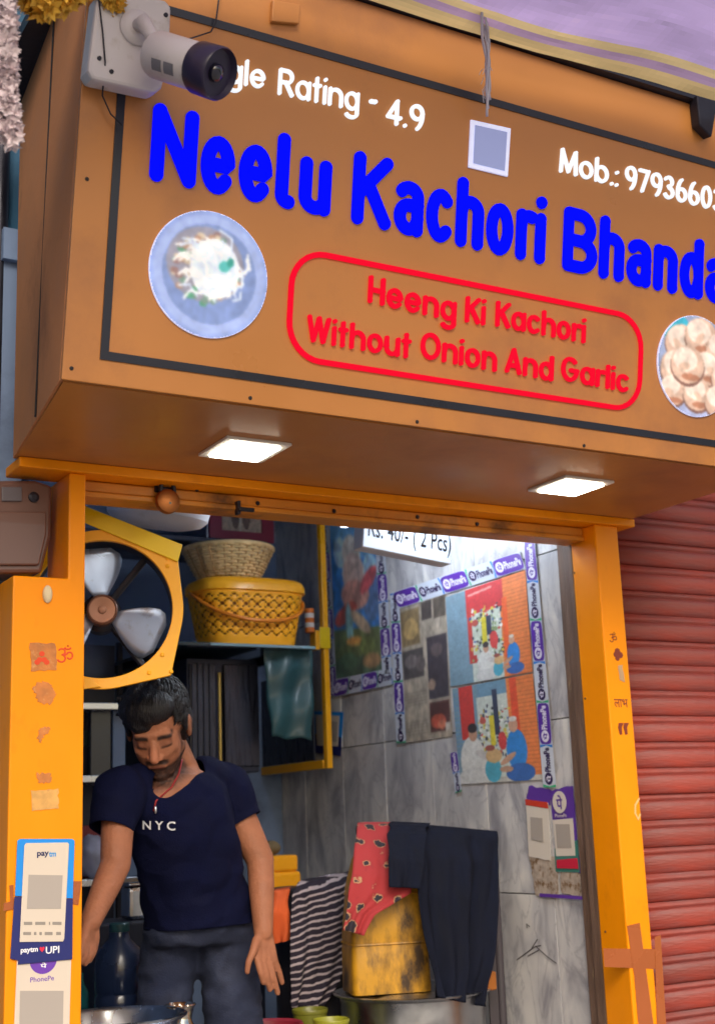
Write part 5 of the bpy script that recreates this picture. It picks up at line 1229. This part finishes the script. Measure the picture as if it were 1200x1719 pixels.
# ------------------------------------------------------------------ counter with pans at the front
CZ = on_y(200, 1719, .25)[2]-.13
CT = thing('counter', 'steel topped counter behind the left pillar', 'counter', (1.17, .28, FLOOR))
obj('top', MB().box((.97, .135, CZ-.03), (1.40, .50, CZ)), 'steel', CT, bevel=.004)
obj('front_panel', MB().box((.98, .14, FLOOR), (1.39, .155, CZ-.031)), 'dark_metal', CT)
obj('back_panel', MB().box((.98, .48, FLOOR), (1.39, .495, CZ-.031)), 'dark_metal', CT)
p = on_y(196, 1706, .31); rk = .155
KD = thing('frying_pan', 'wide steel frying pan at the lower left on the counter', 'pan', (p[0], .31, CZ)); hk = p[2]-CZ
obj('bowl', MB().lathe((p[0], .31, CZ), [(.03,0),(rk*.62,hk*.2),(rk*.9,hk*.62),(rk*.98,hk*.93),(rk*1.05,hk*.97),(rk*1.06,hk),(rk*1.03,hk+.002),(rk*.96,hk*.95),(rk*.86,hk*.64),(rk*.58,hk*.24),(.02,.006)], 56), 'steel', KD, smooth_angle=50)
mat('oil_dark', S(60,44,30), .08, coat=1); obj('oil', MB().lathe((p[0], .31, CZ+hk*.55), [(rk*.78,0),(rk*.5,.001)], 40), 'oil_dark', KD)
for k in range(5): obj('fritter', MB().ell((p[0]-.05+.045*(k % 3), .30+.05*(k//3)-.02, CZ+hk*.58), (.024,.022,.011)), mat('fritter_brown', S(190,120,50), .6, var=.2, vscale=30, bump=.3), KD, smooth=True)
p = on_y(303, 1688, .36); ru = .029
LO = thing('brass_pot', 'small shiny lota pot with flared rim by the pan', 'pot', (p[0], .36, CZ)); hl = p[2]-CZ; mat('lota_brass', S(226,216,200), .16, metal=1, var=.05)
obj('vessel', MB().lathe((p[0], .36, CZ), [(.028,0),(.036,.004),(.05,hl*.28),(.046,hl*.52),(.027,hl*.74),(.024,hl*.82),(.030,hl*.93),(.038,hl),(.036,hl+.003),(.026,hl*.94),(.020,hl*.82),(.036,hl*.5)], 40), 'lota_brass', LO, smooth_angle=50)

# ------------------------------------------------------------------ rack at the back left with its clutter
RY = 1.45; rx0 = 1.40; rx1 = on_y(262, 1300, RY)[0]
RK = thing('storage_rack', 'steel storage rack against the rear behind the man', 'rack', ((rx0+rx1)/2, RY+.15, FLOOR))
zsh = [on_y(170, y, RY)[2] for y in (1302, 1476, 1180)]
for z_ in zsh: obj('shelf', MB().box((rx0, RY, z_-.022), (rx1, RY+.34, z_)), 'steel', RK, bevel=.002)
for x_ in (rx0, rx1-.02):
    for y_ in (RY+.003, RY+.317): obj('upright', MB().box((x_+.001, y_, FLOOR), (x_+.019, y_+.02, zsh[2]+.25)), 'dark_metal', RK)
obj('back_sheet', MB().box((rx0+.022, RY+.342, FLOOR), (rx1-.022, RY+.346, zsh[2]+.24)), 'cupboard_dark', RK)
mat('screen_dark', S(26,32,48), .25, coat=.3); mat('case_blue', S(84,104,134), .4); mat('case_green', S(60,86,84), .5); mat('bag_white', S(176,176,196), .5, var=.25, vscale=18, bump=.6, bscale=14); mat('red_box', S(140,44,50), .5); mat('dk_box', S(44,46,60), .5, var=.15)
z1 = zsh[0]; x_ = on_y(196, 1250, RY+.05)[0]
MN = thing('monitor', 'dark slim monitor leaning on the upper rack shelf', 'monitor', (x_, RY+.08, z1))
obj('screen', MB().box((x_-.085, RY+.07, z1+.001), (x_-.012, RY+.10, z1+.235)), 'screen_dark', MN, bevel=.003); obj('side', MB().box((x_-.011, RY+.06, z1+.001), (x_+.035, RY+.11, z1+.245)), 'case_blue', MN, bevel=.004)
x_ = on_y(160, 1280, RY+.06)[0]
tag(obj('carton', MB().box((x_-.05, RY+.12, z1+.0005), (x_+.04, RY+.26, z1+.10)), 'dk_box', bevel=.003), 'dark carton left of the monitor on the rack', 'box')
tag(obj('carton', MB().box((x_-.045, RY+.125, z1+.101), (x_+.03, RY+.25, z1+.155)), 'case_green', bevel=.003), 'grey green carton stacked left of the monitor', 'box')
z2 = zsh[1]; x_ = on_y(165, 1440, RY+.05)[0]
tag(obj('plastic_bag', MB().ell((x_, RY+.10, z2+.068), (.06,.07,.068)), 'bag_white', smooth=True), 'crumpled white plastic bag on the lower rack shelf', 'bag')
for o2 in [bpy.data.objects['plastic_bag']]:
    for v in o2.data.vertices:
        v.co += v.co.normalized()*.016*mnoise.noise(v.co*38)
tag(obj('carton', MB().box((x_-.06, RY+.18, z2+.0005), (x_+.08, RY+.30, z2+.17)), 'red_box', bevel=.003), 'dull red carton behind the white bag', 'box')
tag(obj('carton', MB().box((x_+.10, RY+.06, z2+.0005), (x_+.21, RY+.22, z2+.12)), 'case_blue', bevel=.003), 'blue grey carton right of the white bag', 'box')
p = on_y(236, 1545, 1.02); ps = on_y(236, 1482, 1.02)
SC = thing('steel_canister', 'shiny square steel canister behind the man', 'canister', (p[0], 1.06, p[2])); hs = ps[2]-p[2]; ws = .062
obj('body', MB().box((p[0]-.035, 1.02, p[2]), (p[0]+.035, 1.10, ps[2]-.012)), 'steel', SC, bevel=.012); obj('lid', MB().box((p[0]-.037, 1.018, ps[2]-.0115), (p[0]+.037, 1.102, ps[2])), 'steel', SC, bevel=.005)
T3 = thing('crate', 'dark crate holding up the steel canister', 'crate', (p[0], 1.06, FLOOR))
obj('box', MB().box((p[0]-.16, .96, FLOOR), (p[0]+.10, 1.2, p[2]-.0005)), 'dk_box', T3, bevel=.006)
# blue water jug
mat('jug_blue', S(30,42,72), .25, coat=.3, var=.2, vscale=6, trans=.25); p = on_y(200, 1690, .78); pt2 = on_y(200, 1565, .78)
WJ = thing('water_jug', 'dark blue ribbed water jug left of the man', 'jug', (p[0], .78, FLOOR+.34)); hw_ = pt2[2]-(FLOOR+.34); r_ = .066
prof = [(r_*.8,0),(r_,.015)]
for k in range(1, 9): z_ = .02+(hw_*.80)*k/9; prof += [(r_, z_-.008), (r_*.94, z_), (r_, z_+.008)]
prof += [(r_, hw_*.86), (r_*.9, hw_*.92), (r_*.45, hw_*.97), (r_*.40, hw_)]
obj('bottle', MB().lathe((p[0], .78, FLOOR+.34), prof, 36), 'jug_blue', WJ, smooth_angle=50)
obj('cap', MB().lathe((p[0], .78, FLOOR+.34+hw_+.0005), [(r_*.4,0),(r_*.42,.002),(r_*.42,.02),(r_*.36,.024)], 20), 'teal_sheet', WJ, smooth_angle=40)
T4 = thing('crate', 'low dark crate under the blue water jug', 'crate', (p[0], .78, FLOOR)); obj('box', MB().box((p[0]-.09, .70, FLOOR), (p[0]+.09, .87, FLOOR+.3395)), 'dk_box', T4, bevel=.006)
p = on_y(142, 1650, .86)
tag(obj('bottle', MB().lathe((p[0]+.005, .92, FLOOR+.34), [(.022,0),(.026,.006),(.026,p[2]-FLOOR-.34-.03),(.012,p[2]-FLOOR-.34-.005),(.012,p[2]-FLOOR-.34+.02)], 20), mat('bottle_teal', S(20,92,96), .2, coat=.5), smooth_angle=40), 'small teal bottle beside the blue water jug', 'bottle')
tag(obj('crate', MB().box((p[0]-.04, .875, FLOOR), (p[0]+.05, .97, FLOOR+.3395)), 'dk_box', bevel=.004), 'narrow dark crate under the teal bottle', 'crate')
# ------------------------------------------------------------------ the man
mat('skin', S(164,108,80), .58, var=.14, vscale=22, bump=.25, bscale=110, spec=.35); mat('hair_black', S(17,16,22), .5, var=.3, vscale=40, bump=.5, bscale=60, stretch=(5,2,1))
mat('tshirt_navy', S(12,16,45), .9, var=.12, vscale=12, bump=.25, bscale=260, spec=.12); mat('jeans', S(28,35,58), .85, var=.25, vscale=9, bump=.25, bscale=220, dirt=S(58,66,92), dscale=6, dlo=.52, dhi=.8)
mat('stubble', S(52,34,30), .7, var=.15, vscale=90); mat('lip', S(130,78,66), .5); mat('shoe_dark', S(30,28,30), .5); mat('eye_dark', S(30,20,18), .4); mat('print_white', S(214,216,222), .6)
def remeshed(name, mb, m, parent, voxel, smooth=6, factor=.5, disp=None):
    o = obj(name, mb, m, parent)
    r = o.modifiers.new('r', 'REMESH'); r.mode = 'VOXEL'; r.voxel_size = voxel; r.use_smooth_shade = True
    if smooth: s = o.modifiers.new('s', 'SMOOTH'); s.factor = factor; s.iterations = smooth
    dg = bpy.context.evaluated_depsgraph_get(); me = bpy.data.meshes.new_from_object(o.evaluated_get(dg))
    o.modifiers.clear(); old = o.data; o.data = me; bpy.data.meshes.remove(old)
    me.materials.clear(); me.materials.append(MATS[m])
    if disp:
        me.update(); nr = [v.normal.copy() for v in me.vertices]
        for v, n_ in zip(me.vertices, nr): v.co += n_*disp(v.co)
    for p in me.polygons: p.use_smooth = True
    return o
def capsule(mb, a, b_, ra, rb, n=8, seg=18):
    a, b_ = np.array(a, float), np.array(b_, float); d = b_-a; L_ = np.linalg.norm(d); d = d/(L_+1e-9); pts = []; rad = []
    for t in np.linspace(-90, 0, 5)[:-1]: pts.append(a+d*ra*math.sin(math.radians(t))); rad.append(max(ra*math.cos(math.radians(t)), .0004))
    for t in np.linspace(0, 1, n): pts.append(a+(b_-a)*t); rad.append(ra+(rb-ra)*t)
    for t in np.linspace(0, 90, 5)[1:]: pts.append(b_+d*rb*math.sin(math.radians(t))); rad.append(max(rb*math.cos(math.radians(t)), .0004))
    return mb.tube(pts, rad, seg)
def chain(mb, P_, R_):
    for i in range(len(P_)-1): capsule(mb, P_[i], P_[i+1], R_[i], R_[i+1])
foot = on_y(335, 1600, .58)
MAN = thing('person', 'man in navy NYC t-shirt and jeans bending over his work in the stall', 'person', (foot[0], .58, FLOOR))
PX = on_y
# torso as lofted rings: (centre px, centre py, half width px, half depth m, depth y)
yaw = np.array((.93, -.30, 0.0)); yaw /= np.linalg.norm(yaw); dep = np.array((.30, .93, 0)); dep /= np.linalg.norm(dep)
wid = np.array((.955, .18, 0)); wid /= np.linalg.norm(wid); dep = np.array((-.18, .955, 0)); dep /= np.linalg.norm(dep)
def loft(mb, rings, seg=32, pw=.85, grow=0.0):
    vs = []; fs = []
    for cx_, cy_, hw, hd, y_ in rings:
        c_ = PX(cx_, cy_, y_); s_ = np.linalg.norm(PX(cx_+hw, cy_, y_)-c_)/1.0
        for k in range(seg):
            a = 2*math.pi*k/seg; u_ = math.copysign(abs(math.cos(a))**pw, math.cos(a)); v_ = math.copysign(abs(math.sin(a))**pw, math.sin(a))
            vs.append(c_+wid*u_*(s_+grow)+dep*v_*(hd+grow))
    n = len(rings)
    for i in range(n-1):
        for k in range(seg): j = (k+1) % seg; fs.append((i*seg+k, i*seg+j, (i+1)*seg+j, (i+1)*seg+k))
    fs += [tuple(range(seg))[::-1], tuple(range((n-1)*seg, n*seg))]; return mb.add(vs, fs)
torso0 = [(303,1290,30,.055,.47),(300,1302,58,.085,.47),(294,1325,92,.105,.465),(298,1360,97,.122,.465),(307,1410,91,.125,.475),(319,1460,89,.122,.50),(328,1505,90,.128,.53),(335,1540,92,.142,.55),(337,1562,93,.146,.555)]
torso = [(a, b_, c_*.87, d_*.86, e_) for a, b_, c_, d_, e_ in torso0]
SL, SR = PX(200,1332,.40), PX(378,1322,.52)
EL, ER = PX(194,1452,.34), PX(437,1445,.47)
WL, WR = PX(152,1548,.25), PX(442,1566,.40)
body = MB()
loft(body, [(a, b_, c_*.9, d_*.9, e_) for a, b_, c_, d_, e_ in torso])
chain(body, [SL, EL], [.044,.037]); chain(body, [EL, (EL*.6+WL*.4), WL], [.037,.034,.025])
chain(body, [SR, ER], [.050,.037]); chain(body, [ER, (ER*.6+WR*.4), WR], [.036,.034,.025])
# head frame: looks down and a little to the left of the picture
HC = PX(265, 1222, .415)
hx = np.array((.86,-.50,0)); fz = np.array((-.50,-.86,0)); fz /= np.linalg.norm(fz); hx = np.array((-fz[1], fz[0], 0)); hx = hx if hx[0] > 0 else -hx
pit = math.radians(34); hf = fz*math.cos(pit)+np.array((0,0,-1))*math.sin(pit); hu = np.array((0,0,1))*math.cos(pit)+fz*math.sin(pit)
roll = math.radians(4); hx, hu = hx*math.cos(roll)+hu*math.sin(roll), hu*math.cos(roll)-hx*math.sin(roll)
HR = np.stack([hx, hf, hu], 1)
hp3 = lambda x, f_, u_: HC+hx*x+hf*f_+hu*u_
hd = body
hd.ell(hp3(0,-.014,.034), (.074,.094,.082), HR, 28, 18)
hd.ell(hp3(0,.036,-.022), (.062,.058,.082), HR, 28, 18)
hd.ell(hp3(0,.046,-.078), (.043,.040,.032), HR); hd.ell(hp3(0,.072,-.096), (.022,.018,.016), HR)
capsule(hd, hp3(-.046,.012,-.052), hp3(-.02,.06,-.09), .020, .018); capsule(hd, hp3(.046,.012,-.052), hp3(.02,.06,-.09), .020, .018)
capsule(hd, hp3(-.035,.074,.020), hp3(.035,.074,.020), .014, .014)      # brow
capsule(hd, hp3(0,.086,.006), hp3(0,.108,-.030), .009, .0125); hd.ell(hp3(-.013,.094,-.034), (.009,.010,.008), HR); hd.ell(hp3(.013,.094,-.034), (.009,.010,.008), HR)
capsule(hd, hp3(-.040,.064,-.022), hp3(-.026,.076,-.03), .016, .014); capsule(hd, hp3(.040,.064,-.022), hp3(.026,.076,-.03), .016, .014) # cheeks
capsule(hd, hp3(-.018,.084,-.060), hp3(.018,.084,-.060), .009, .009)       # mouth
for s_ in (-1, 1): hd.ell(hp3(s_*.030,.078,.0), (.013,.010,.009), HR)     # lids
for s_ in (-1, 1):
    hd.ell(hp3(s_*.077,-.008,-.008), (.008,.018,.030), HR); hd.ell(hp3(s_*.080,-.016,.004), (.007,.012,.018), HR)
capsule(hd, hp3(0,-.04,-.045), PX(302,1308,.485), .050, .058); capsule(hd, hp3(0,-.035,-.05), PX(292,1326,.465), .044, .05)
# hands: palm, four fingers of different lengths, thumb from the side of the palm
def hand(mb, W, K, across, fingers, thumb, pr):
    # W wrist, K knuckle centre, across = direction from index to little finger
    W, K = np.array(W), np.array(K); a = np.array(across, float); a /= np.linalg.norm(a)
    for s_ in (-1.0, -.33, .33, 1.0): capsule(mb, W+a*s_*.014, K+a*s_*pr, .0125, .0105)
    for i, segs in enumerate(fingers):
        P_ = [K+a*pr*(-1+i*.667)]+[np.array(q) for q in segs]; chain(mb, P_, [.0098,.0088,.0078,.0068][:len(P_)])
    P_ = [W+(K-W)*.30-a*pr*.9]+[np.array(q) for q in thumb]; chain(mb, P_, [.0125,.0105,.0085,.007][:len(P_)])
yh = .385
KR = PX(446, 1612, yh)
hand(body, WR, KR, PX(464,1612,yh+.01)-PX(430,1612,yh), [
    [PX(438,1634,yh-.012), PX(442,1650,yh-.006)],
    [PX(447,1640,yh-.008), PX(453,1662,yh)],
    [PX(459,1642,yh-.004), PX(466,1668,yh+.006)],
    [PX(468,1632,yh+.008), PX(473,1650,yh+.014)]], [PX(425,1598,yh-.014), PX(417,1616,yh-.018), PX(415,1633,yh-.014)], .026)
yl = .225
KL = PX(146, 1582, yl)
hand(body, WL, KL, PX(134,1590,yl-.03)-PX(158,1580,yl+.015), [
    [PX(156,1600,yl-.005), PX(150,1613,yl-.012)],
    [PX(150,1606,yl-.018), PX(143,1618,yl-.024)],
    [PX(142,1606,yl-.028), PX(135,1616,yl-.03)],
    [PX(134,1602,yl-.034), PX(129,1610,yl-.036)]], [PX(160,1578,yl+.02), PX(158,1596,yl+.014), PX(153,1608,yl+.004)], .024)
# legs down to the floor inside the jeans
HRp, HLp = PX(380,1580,.555), PX(286,1584,.60)
KRk = np.array((HRp[0]+.012, .49, FLOOR+.50)); KLk = np.array((HLp[0]-.035, .62, FLOOR+.50)); ARk = np.array((HRp[0]+.01, .60, FLOOR+.09)); ALk = np.array((HLp[0]-.045, .72, FLOOR+.09))
chain(body, [HRp, KRk, ARk], [.07,.05,.038]); chain(body, [HLp, KLk, ALk], [.07,.05,.038])
BODY = remeshed('body', body, 'skin', MAN, .0036, 5, .5)
# hair: cap over the skull with a swept fringe, roughened
hair = MB(); hair.ell(hp3(0,-.024,.050), (.082,.094,.078), HR, 28, 18); hair.ell(hp3(-.012,.030,.078), (.074,.062,.050), HR, 24, 14); hair.ell(hp3(-.030,.052,.066), (.040,.036,.034), HR); hair.ell(hp3(.010,.040,.086), (.040,.034,.030), HR)
hair.ell(hp3(-.026,.066,.050), (.034,.022,.022), HR)
for s_ in (-1, 1): capsule(hair, hp3(s_*.074,.014,.036), hp3(s_*.073,.016,-.004), .012, .006); hair.ell(hp3(s_*.05,-.05,-.01), (.036,.045,.06), HR)
for k in range(60):
    d = RNG.normal(size=3); d[2] = abs(d[2])+.2; d /= np.linalg.norm(d); o1 = np.array((d[0]*.080, -.020+d[1]*.094, .052+d[2]*.078))
    if o1[1] > .05 and o1[2] < .075: continue
    q = hp3(*o1); t_ = hp3(o1[0]-.006-.02*random.random(), o1[1]+.028*random.random()+.01, o1[2]+.007*random.random()); capsule(hair, q, t_, .010, .005, 3, 8)
remeshed('hair', hair, 'hair_black', MAN, .0042, 6, .5, lambda c_: .0022*mnoise.noise(Vector((c_.x*60,c_.y*60,c_.z*25)))+.0012*mnoise.noise(Vector((c_.x*190,c_.y*190,c_.z*60))))
# loose strands combed from the crown towards the forehead
st = MB(); crown = np.array((.012,-.045,.13))
for k in range(1500):
    d = RNG.normal(size=3); d[2] = d[2]*.8+.45; d /= np.linalg.norm(d); R3 = np.array((.083,.095,.079)); c3 = np.array((0,-.022,.052)); q = d; path = []
    away = q*R3-(crown-c3); away = away/np.linalg.norm(away)+np.array((-.35,.55,-.05)); 
    for i in range(6):
        lift = .0015+.0035*(i/5)*((k % 7)/7)
        path.append(hp3(*(c3+q*(R3+lift)))); q = q+away*.075; q = q/np.linalg.norm(q)
        if (c3+q*R3)[1] > .052 and (c3+q*R3)[2] < .078: break
    if len(path) > 2: st.tube(path, [.0016]*(len(path)-1)+[.0005], 3)
hs_ = obj('hair_strands', st, 'hair_black', MAN, smooth=True); hs_['kind'] = 'stuff'
# beard, moustache, brows and lips are colour on the skin itself
ca = BODY.data.color_attributes.new('Col', 'FLOAT_COLOR', 'POINT'); co = np.array([v.co[:] for v in BODY.data.vertices])+BASE[MAN.name]-HC
lx, lf, lu = co@hx, co@hf, co@hu; skin = np.array(S(158,102,74)); colr = np.tile(skin, (len(co), 1))
sm_ = lambda x: np.clip(x, 0, 1)**2*(3-2*np.clip(x, 0, 1))
def tint(mask, col_): 
    global colr
    colr = colr*(1-mask[:, None])+np.array(col_)*mask[:, None]
near = np.linalg.norm(co, axis=1) < .17; ax_ = np.abs(lx)
nz = np.array([mnoise.noise(Vector(c_)*120) for c_ in co])*.3 if len(co) < 400000 else 0
face = near & (lf > -.01)
beard = sm_((-.058-lu+.12*np.maximum(ax_-.03, 0)*8*.1+.35*np.maximum(ax_-.035,0))/.016)*sm_((lf+.0)/.02)*sm_((lu+.135)/.03)*face
side = sm_((ax_-.050)/.012)*sm_((.02-lu)/.02)*sm_((lu+.10)/.02)*sm_((lf-.002)/.01)*sm_((.055-lf)/.012)*face
mou = sm_((.034-ax_)/.008)*sm_(1.3-np.abs(lu+.0475+.14*ax_)/.0088)*(lf > .075)*face
tint(np.clip(.97*np.maximum(beard, .6*side)*(1+nz), 0, .95), S(42,28,25)); tint(.95*mou*near, S(38,25,23))
lips_ = sm_((.021-ax_)/.006)*sm_(1.25-np.abs(lu+.0635)/.0050)*(lf > .072)*face; tint(.8*lips_, S(134,80,70))
brow = sm_((ax_-.010)/.004)*sm_((.052-ax_)/.008)*sm_(1.3-np.abs(lu-.0165-.004*np.sin((ax_-.01)*60))/(.0075))*(lf > .055)*face; tint(.97*brow, S(30,22,22))
lash = sm_((ax_-.016)/.004)*sm_((.047-ax_)/.005)*sm_(1.3-np.abs(lu+.0075)/.0038)*(lf > .055)*face; tint(.85*lash, S(34,22,20))
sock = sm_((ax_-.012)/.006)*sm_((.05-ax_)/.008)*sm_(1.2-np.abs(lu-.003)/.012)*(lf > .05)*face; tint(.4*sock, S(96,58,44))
tint(.18*sm_((lf-.098)/.01)*face, S(200,120,90))
arr = np.ones((len(co), 4), np.float32); arr[:, :3] = colr; ca.data.foreach_set('color', arr.ravel())
_m = MATS['skin']; _n = _m.node_tree.nodes; _v = _n.new('ShaderNodeVertexColor'); _v.layer_name = 'Col'
_h = [x for x in _n if x.bl_idname == 'ShaderNodeHueSaturation'][0]; _m.node_tree.links.new(_v.outputs[0], _h.inputs['Color'])
bvh = BVHTree.FromPolygons([v.co.copy() for v in BODY.data.vertices], [p.vertices[:] for p in BODY.data.polygons])
# clothes
shirt = MB(); loft(shirt, torso, grow=.008)
HLm, HRm = PX(188,1390,.375), PX(407,1376,.495)
chain(shirt, [SL, HLm], [.070,.056]); chain(shirt, [SR, HRm], [.068,.054])
capsule(shirt, PX(240,1312,.44), SL, .05, .05); capsule(shirt, PX(345,1300,.48), SR, .05, .05)
def wrinkle(c_):
    w_ = Vector((c_.x*1.0, c_.y, c_.z)); a_ = mnoise.noise(Vector((w_.x*6+w_.z*7, w_.y*6, w_.z*8-w_.x*7))); b2 = mnoise.noise(Vector((w_.x*13-w_.z*11, w_.y*12, w_.z*8+w_.x*9))); return .013*(abs(a_)-.25)+.009*(.3-abs(b2))
SHIRT = remeshed('t_shirt', shirt, 'tshirt_navy', MAN, .005, 20, .5, wrinkle)
# cut neck opening and sleeve ends
bm = bmesh.new(); bm.from_mesh(SHIRT.data); bs = BASE[MAN.name]
neckc = Vector(np.array(PX(300,1296,.455))-bs); nv_ = Vector(np.array(PX(270,1326,.345))-bs)
dirL, dirR = Vector(HLm-SL).normalized(), Vector(HRm-SR).normalized(); hl_, hr_ = Vector(HLm-bs), Vector(HRm-bs)
hem_z = (PX(336,1553,.555)-bs)[2]; kill = []
for f in bm.faces:
    c_ = f.calc_center_median(); seg = nv_-neckc; t = max(0, min(1, (c_-neckc).dot(seg)/seg.length_squared))
    if (c_-(neckc+seg*t)).length < .070*(1-t)+.022*t: kill.append(f)
bmesh.ops.delete(bm, geom=kill, context='FACES')
def cut(co_, no_, rad):
    fs = [f for f in bm.faces if (f.calc_center_median()-co_).length < rad]; vs_ = {v for f in fs for v in f.verts}; es_ = {e for f in fs for e in f.edges}
    bmesh.ops.bisect_plane(bm, geom=list(vs_)+list(es_)+fs, plane_co=co_, plane_no=no_, clear_outer=True)
cut(hl_+dirL*.006, dirL, .068); cut(hr_+dirR*.006, dirR, .064); cut(Vector((0,0,hem_z)), Vector((.03,0,-1)), 9)
for _ in range(10):
    new = {}
    for v in bm.verts:
        be = [e for e in v.link_edges if e.is_boundary]
        if len(be) == 2: new[v] = (v.co*2+be[0].other_vert(v).co+be[1].other_vert(v).co)/4
    for v, c_ in new.items(): v.co = c_
bm.to_mesh(SHIRT.data); bm.free()
sm = SHIRT.modifiers.new('thickness', 'SOLIDIFY'); sm.thickness = .004; sm.offset = -1
# chest lettering follows the shirt
bvs = BVHTree.FromPolygons([v.co.copy() for v in SHIRT.data.vertices], [p.vertices[:] for p in SHIRT.data.polygons])
V, Fc = text_mesh('N Y C', .02); w_, h_ = np.ptp(V[:,0]), np.ptp(V[:,1]); mb = MB(); vs = []
for x, y, z_ in V:
    px, py = 267+(x/w_)*54, 1386-(y/h_)*15+ (x/w_)*2; p0_ = PX(px, py, .1)-bs; d = PX(px, py, .9)-PX(px, py, .1); hit = bvs.ray_cast(Vector(p0_), Vector(d).normalized())
    vs.append((np.array(hit[0])+np.array(hit[1] if hit[1].dot(Vector(d)) < 0 else -hit[1])*.0022+bs) if hit[0] else PX(px, py, .34))
mb.add(vs, Fc); obj('chest_print', mb, 'print_white', SHIRT)
jeans = MB(); loft(jeans, [(336,1534,80,.112,.555),(336,1560,83,.118,.56),(334,1582,80,.115,.575)], grow=.004)
chain(jeans, [HRp, KRk, ARk], [.082,.068,.058]); chain(jeans, [HLp, KLk, ALk], [.076,.062,.056])
JE = remeshed('jeans', jeans, 'jeans', MAN, .007, 14, .5, lambda c_: .012*(.3-abs(mnoise.noise(Vector((c_.x*8+c_.z*6, c_.y*8, c_.z*15)))))+.004*mnoise.noise(Vector((c_.x*28, c_.y*28, c_.z*40))))
b = PX(355,1547,.44); 

for k, A in enumerate((ARk, ALk)):
    sh_ = MB(); sh_.ell((A[0], A[1]-.06, FLOOR+.036), (.045,.125,.036), None, 20, 12); capsule(sh_, (A[0], A[1], FLOOR+.05), (A[0], A[1]+.01, FLOOR+.10), .045, .042); remeshed('shoe', sh_, 'shoe_dark', MAN, .006, 4)
# red thread necklace with a small pendant
mat('thread_red', S(150,30,34), .6)
def on_shirt(px, py):
    p0_ = PX(px, py, .1)-bs; d = Vector(PX(px, py, .9)-PX(px, py, .1)).normalized(); best = None
    for tr in (bvs, bvh):
        h_ = tr.ray_cast(Vector(p0_), d)
        if h_[0] is not None and (best is None or h_[3] < best[1]): best = (h_[0], h_[3])
    return np.array(best[0]-d*.004)+bs if best else PX(px, py, .36)
obj('necklace', MB().tube([on_shirt(x, y) for x, y in ((306,1275),(300,1300),(288,1322),(272,1336),(262,1345),(258,1362))], .0022, 6), 'thread_red', MAN, smooth=True)
obj('pendant', MB().ell(on_shirt(261,1360), (.004,.004,.010)), 'steel', MAN, smooth=True)
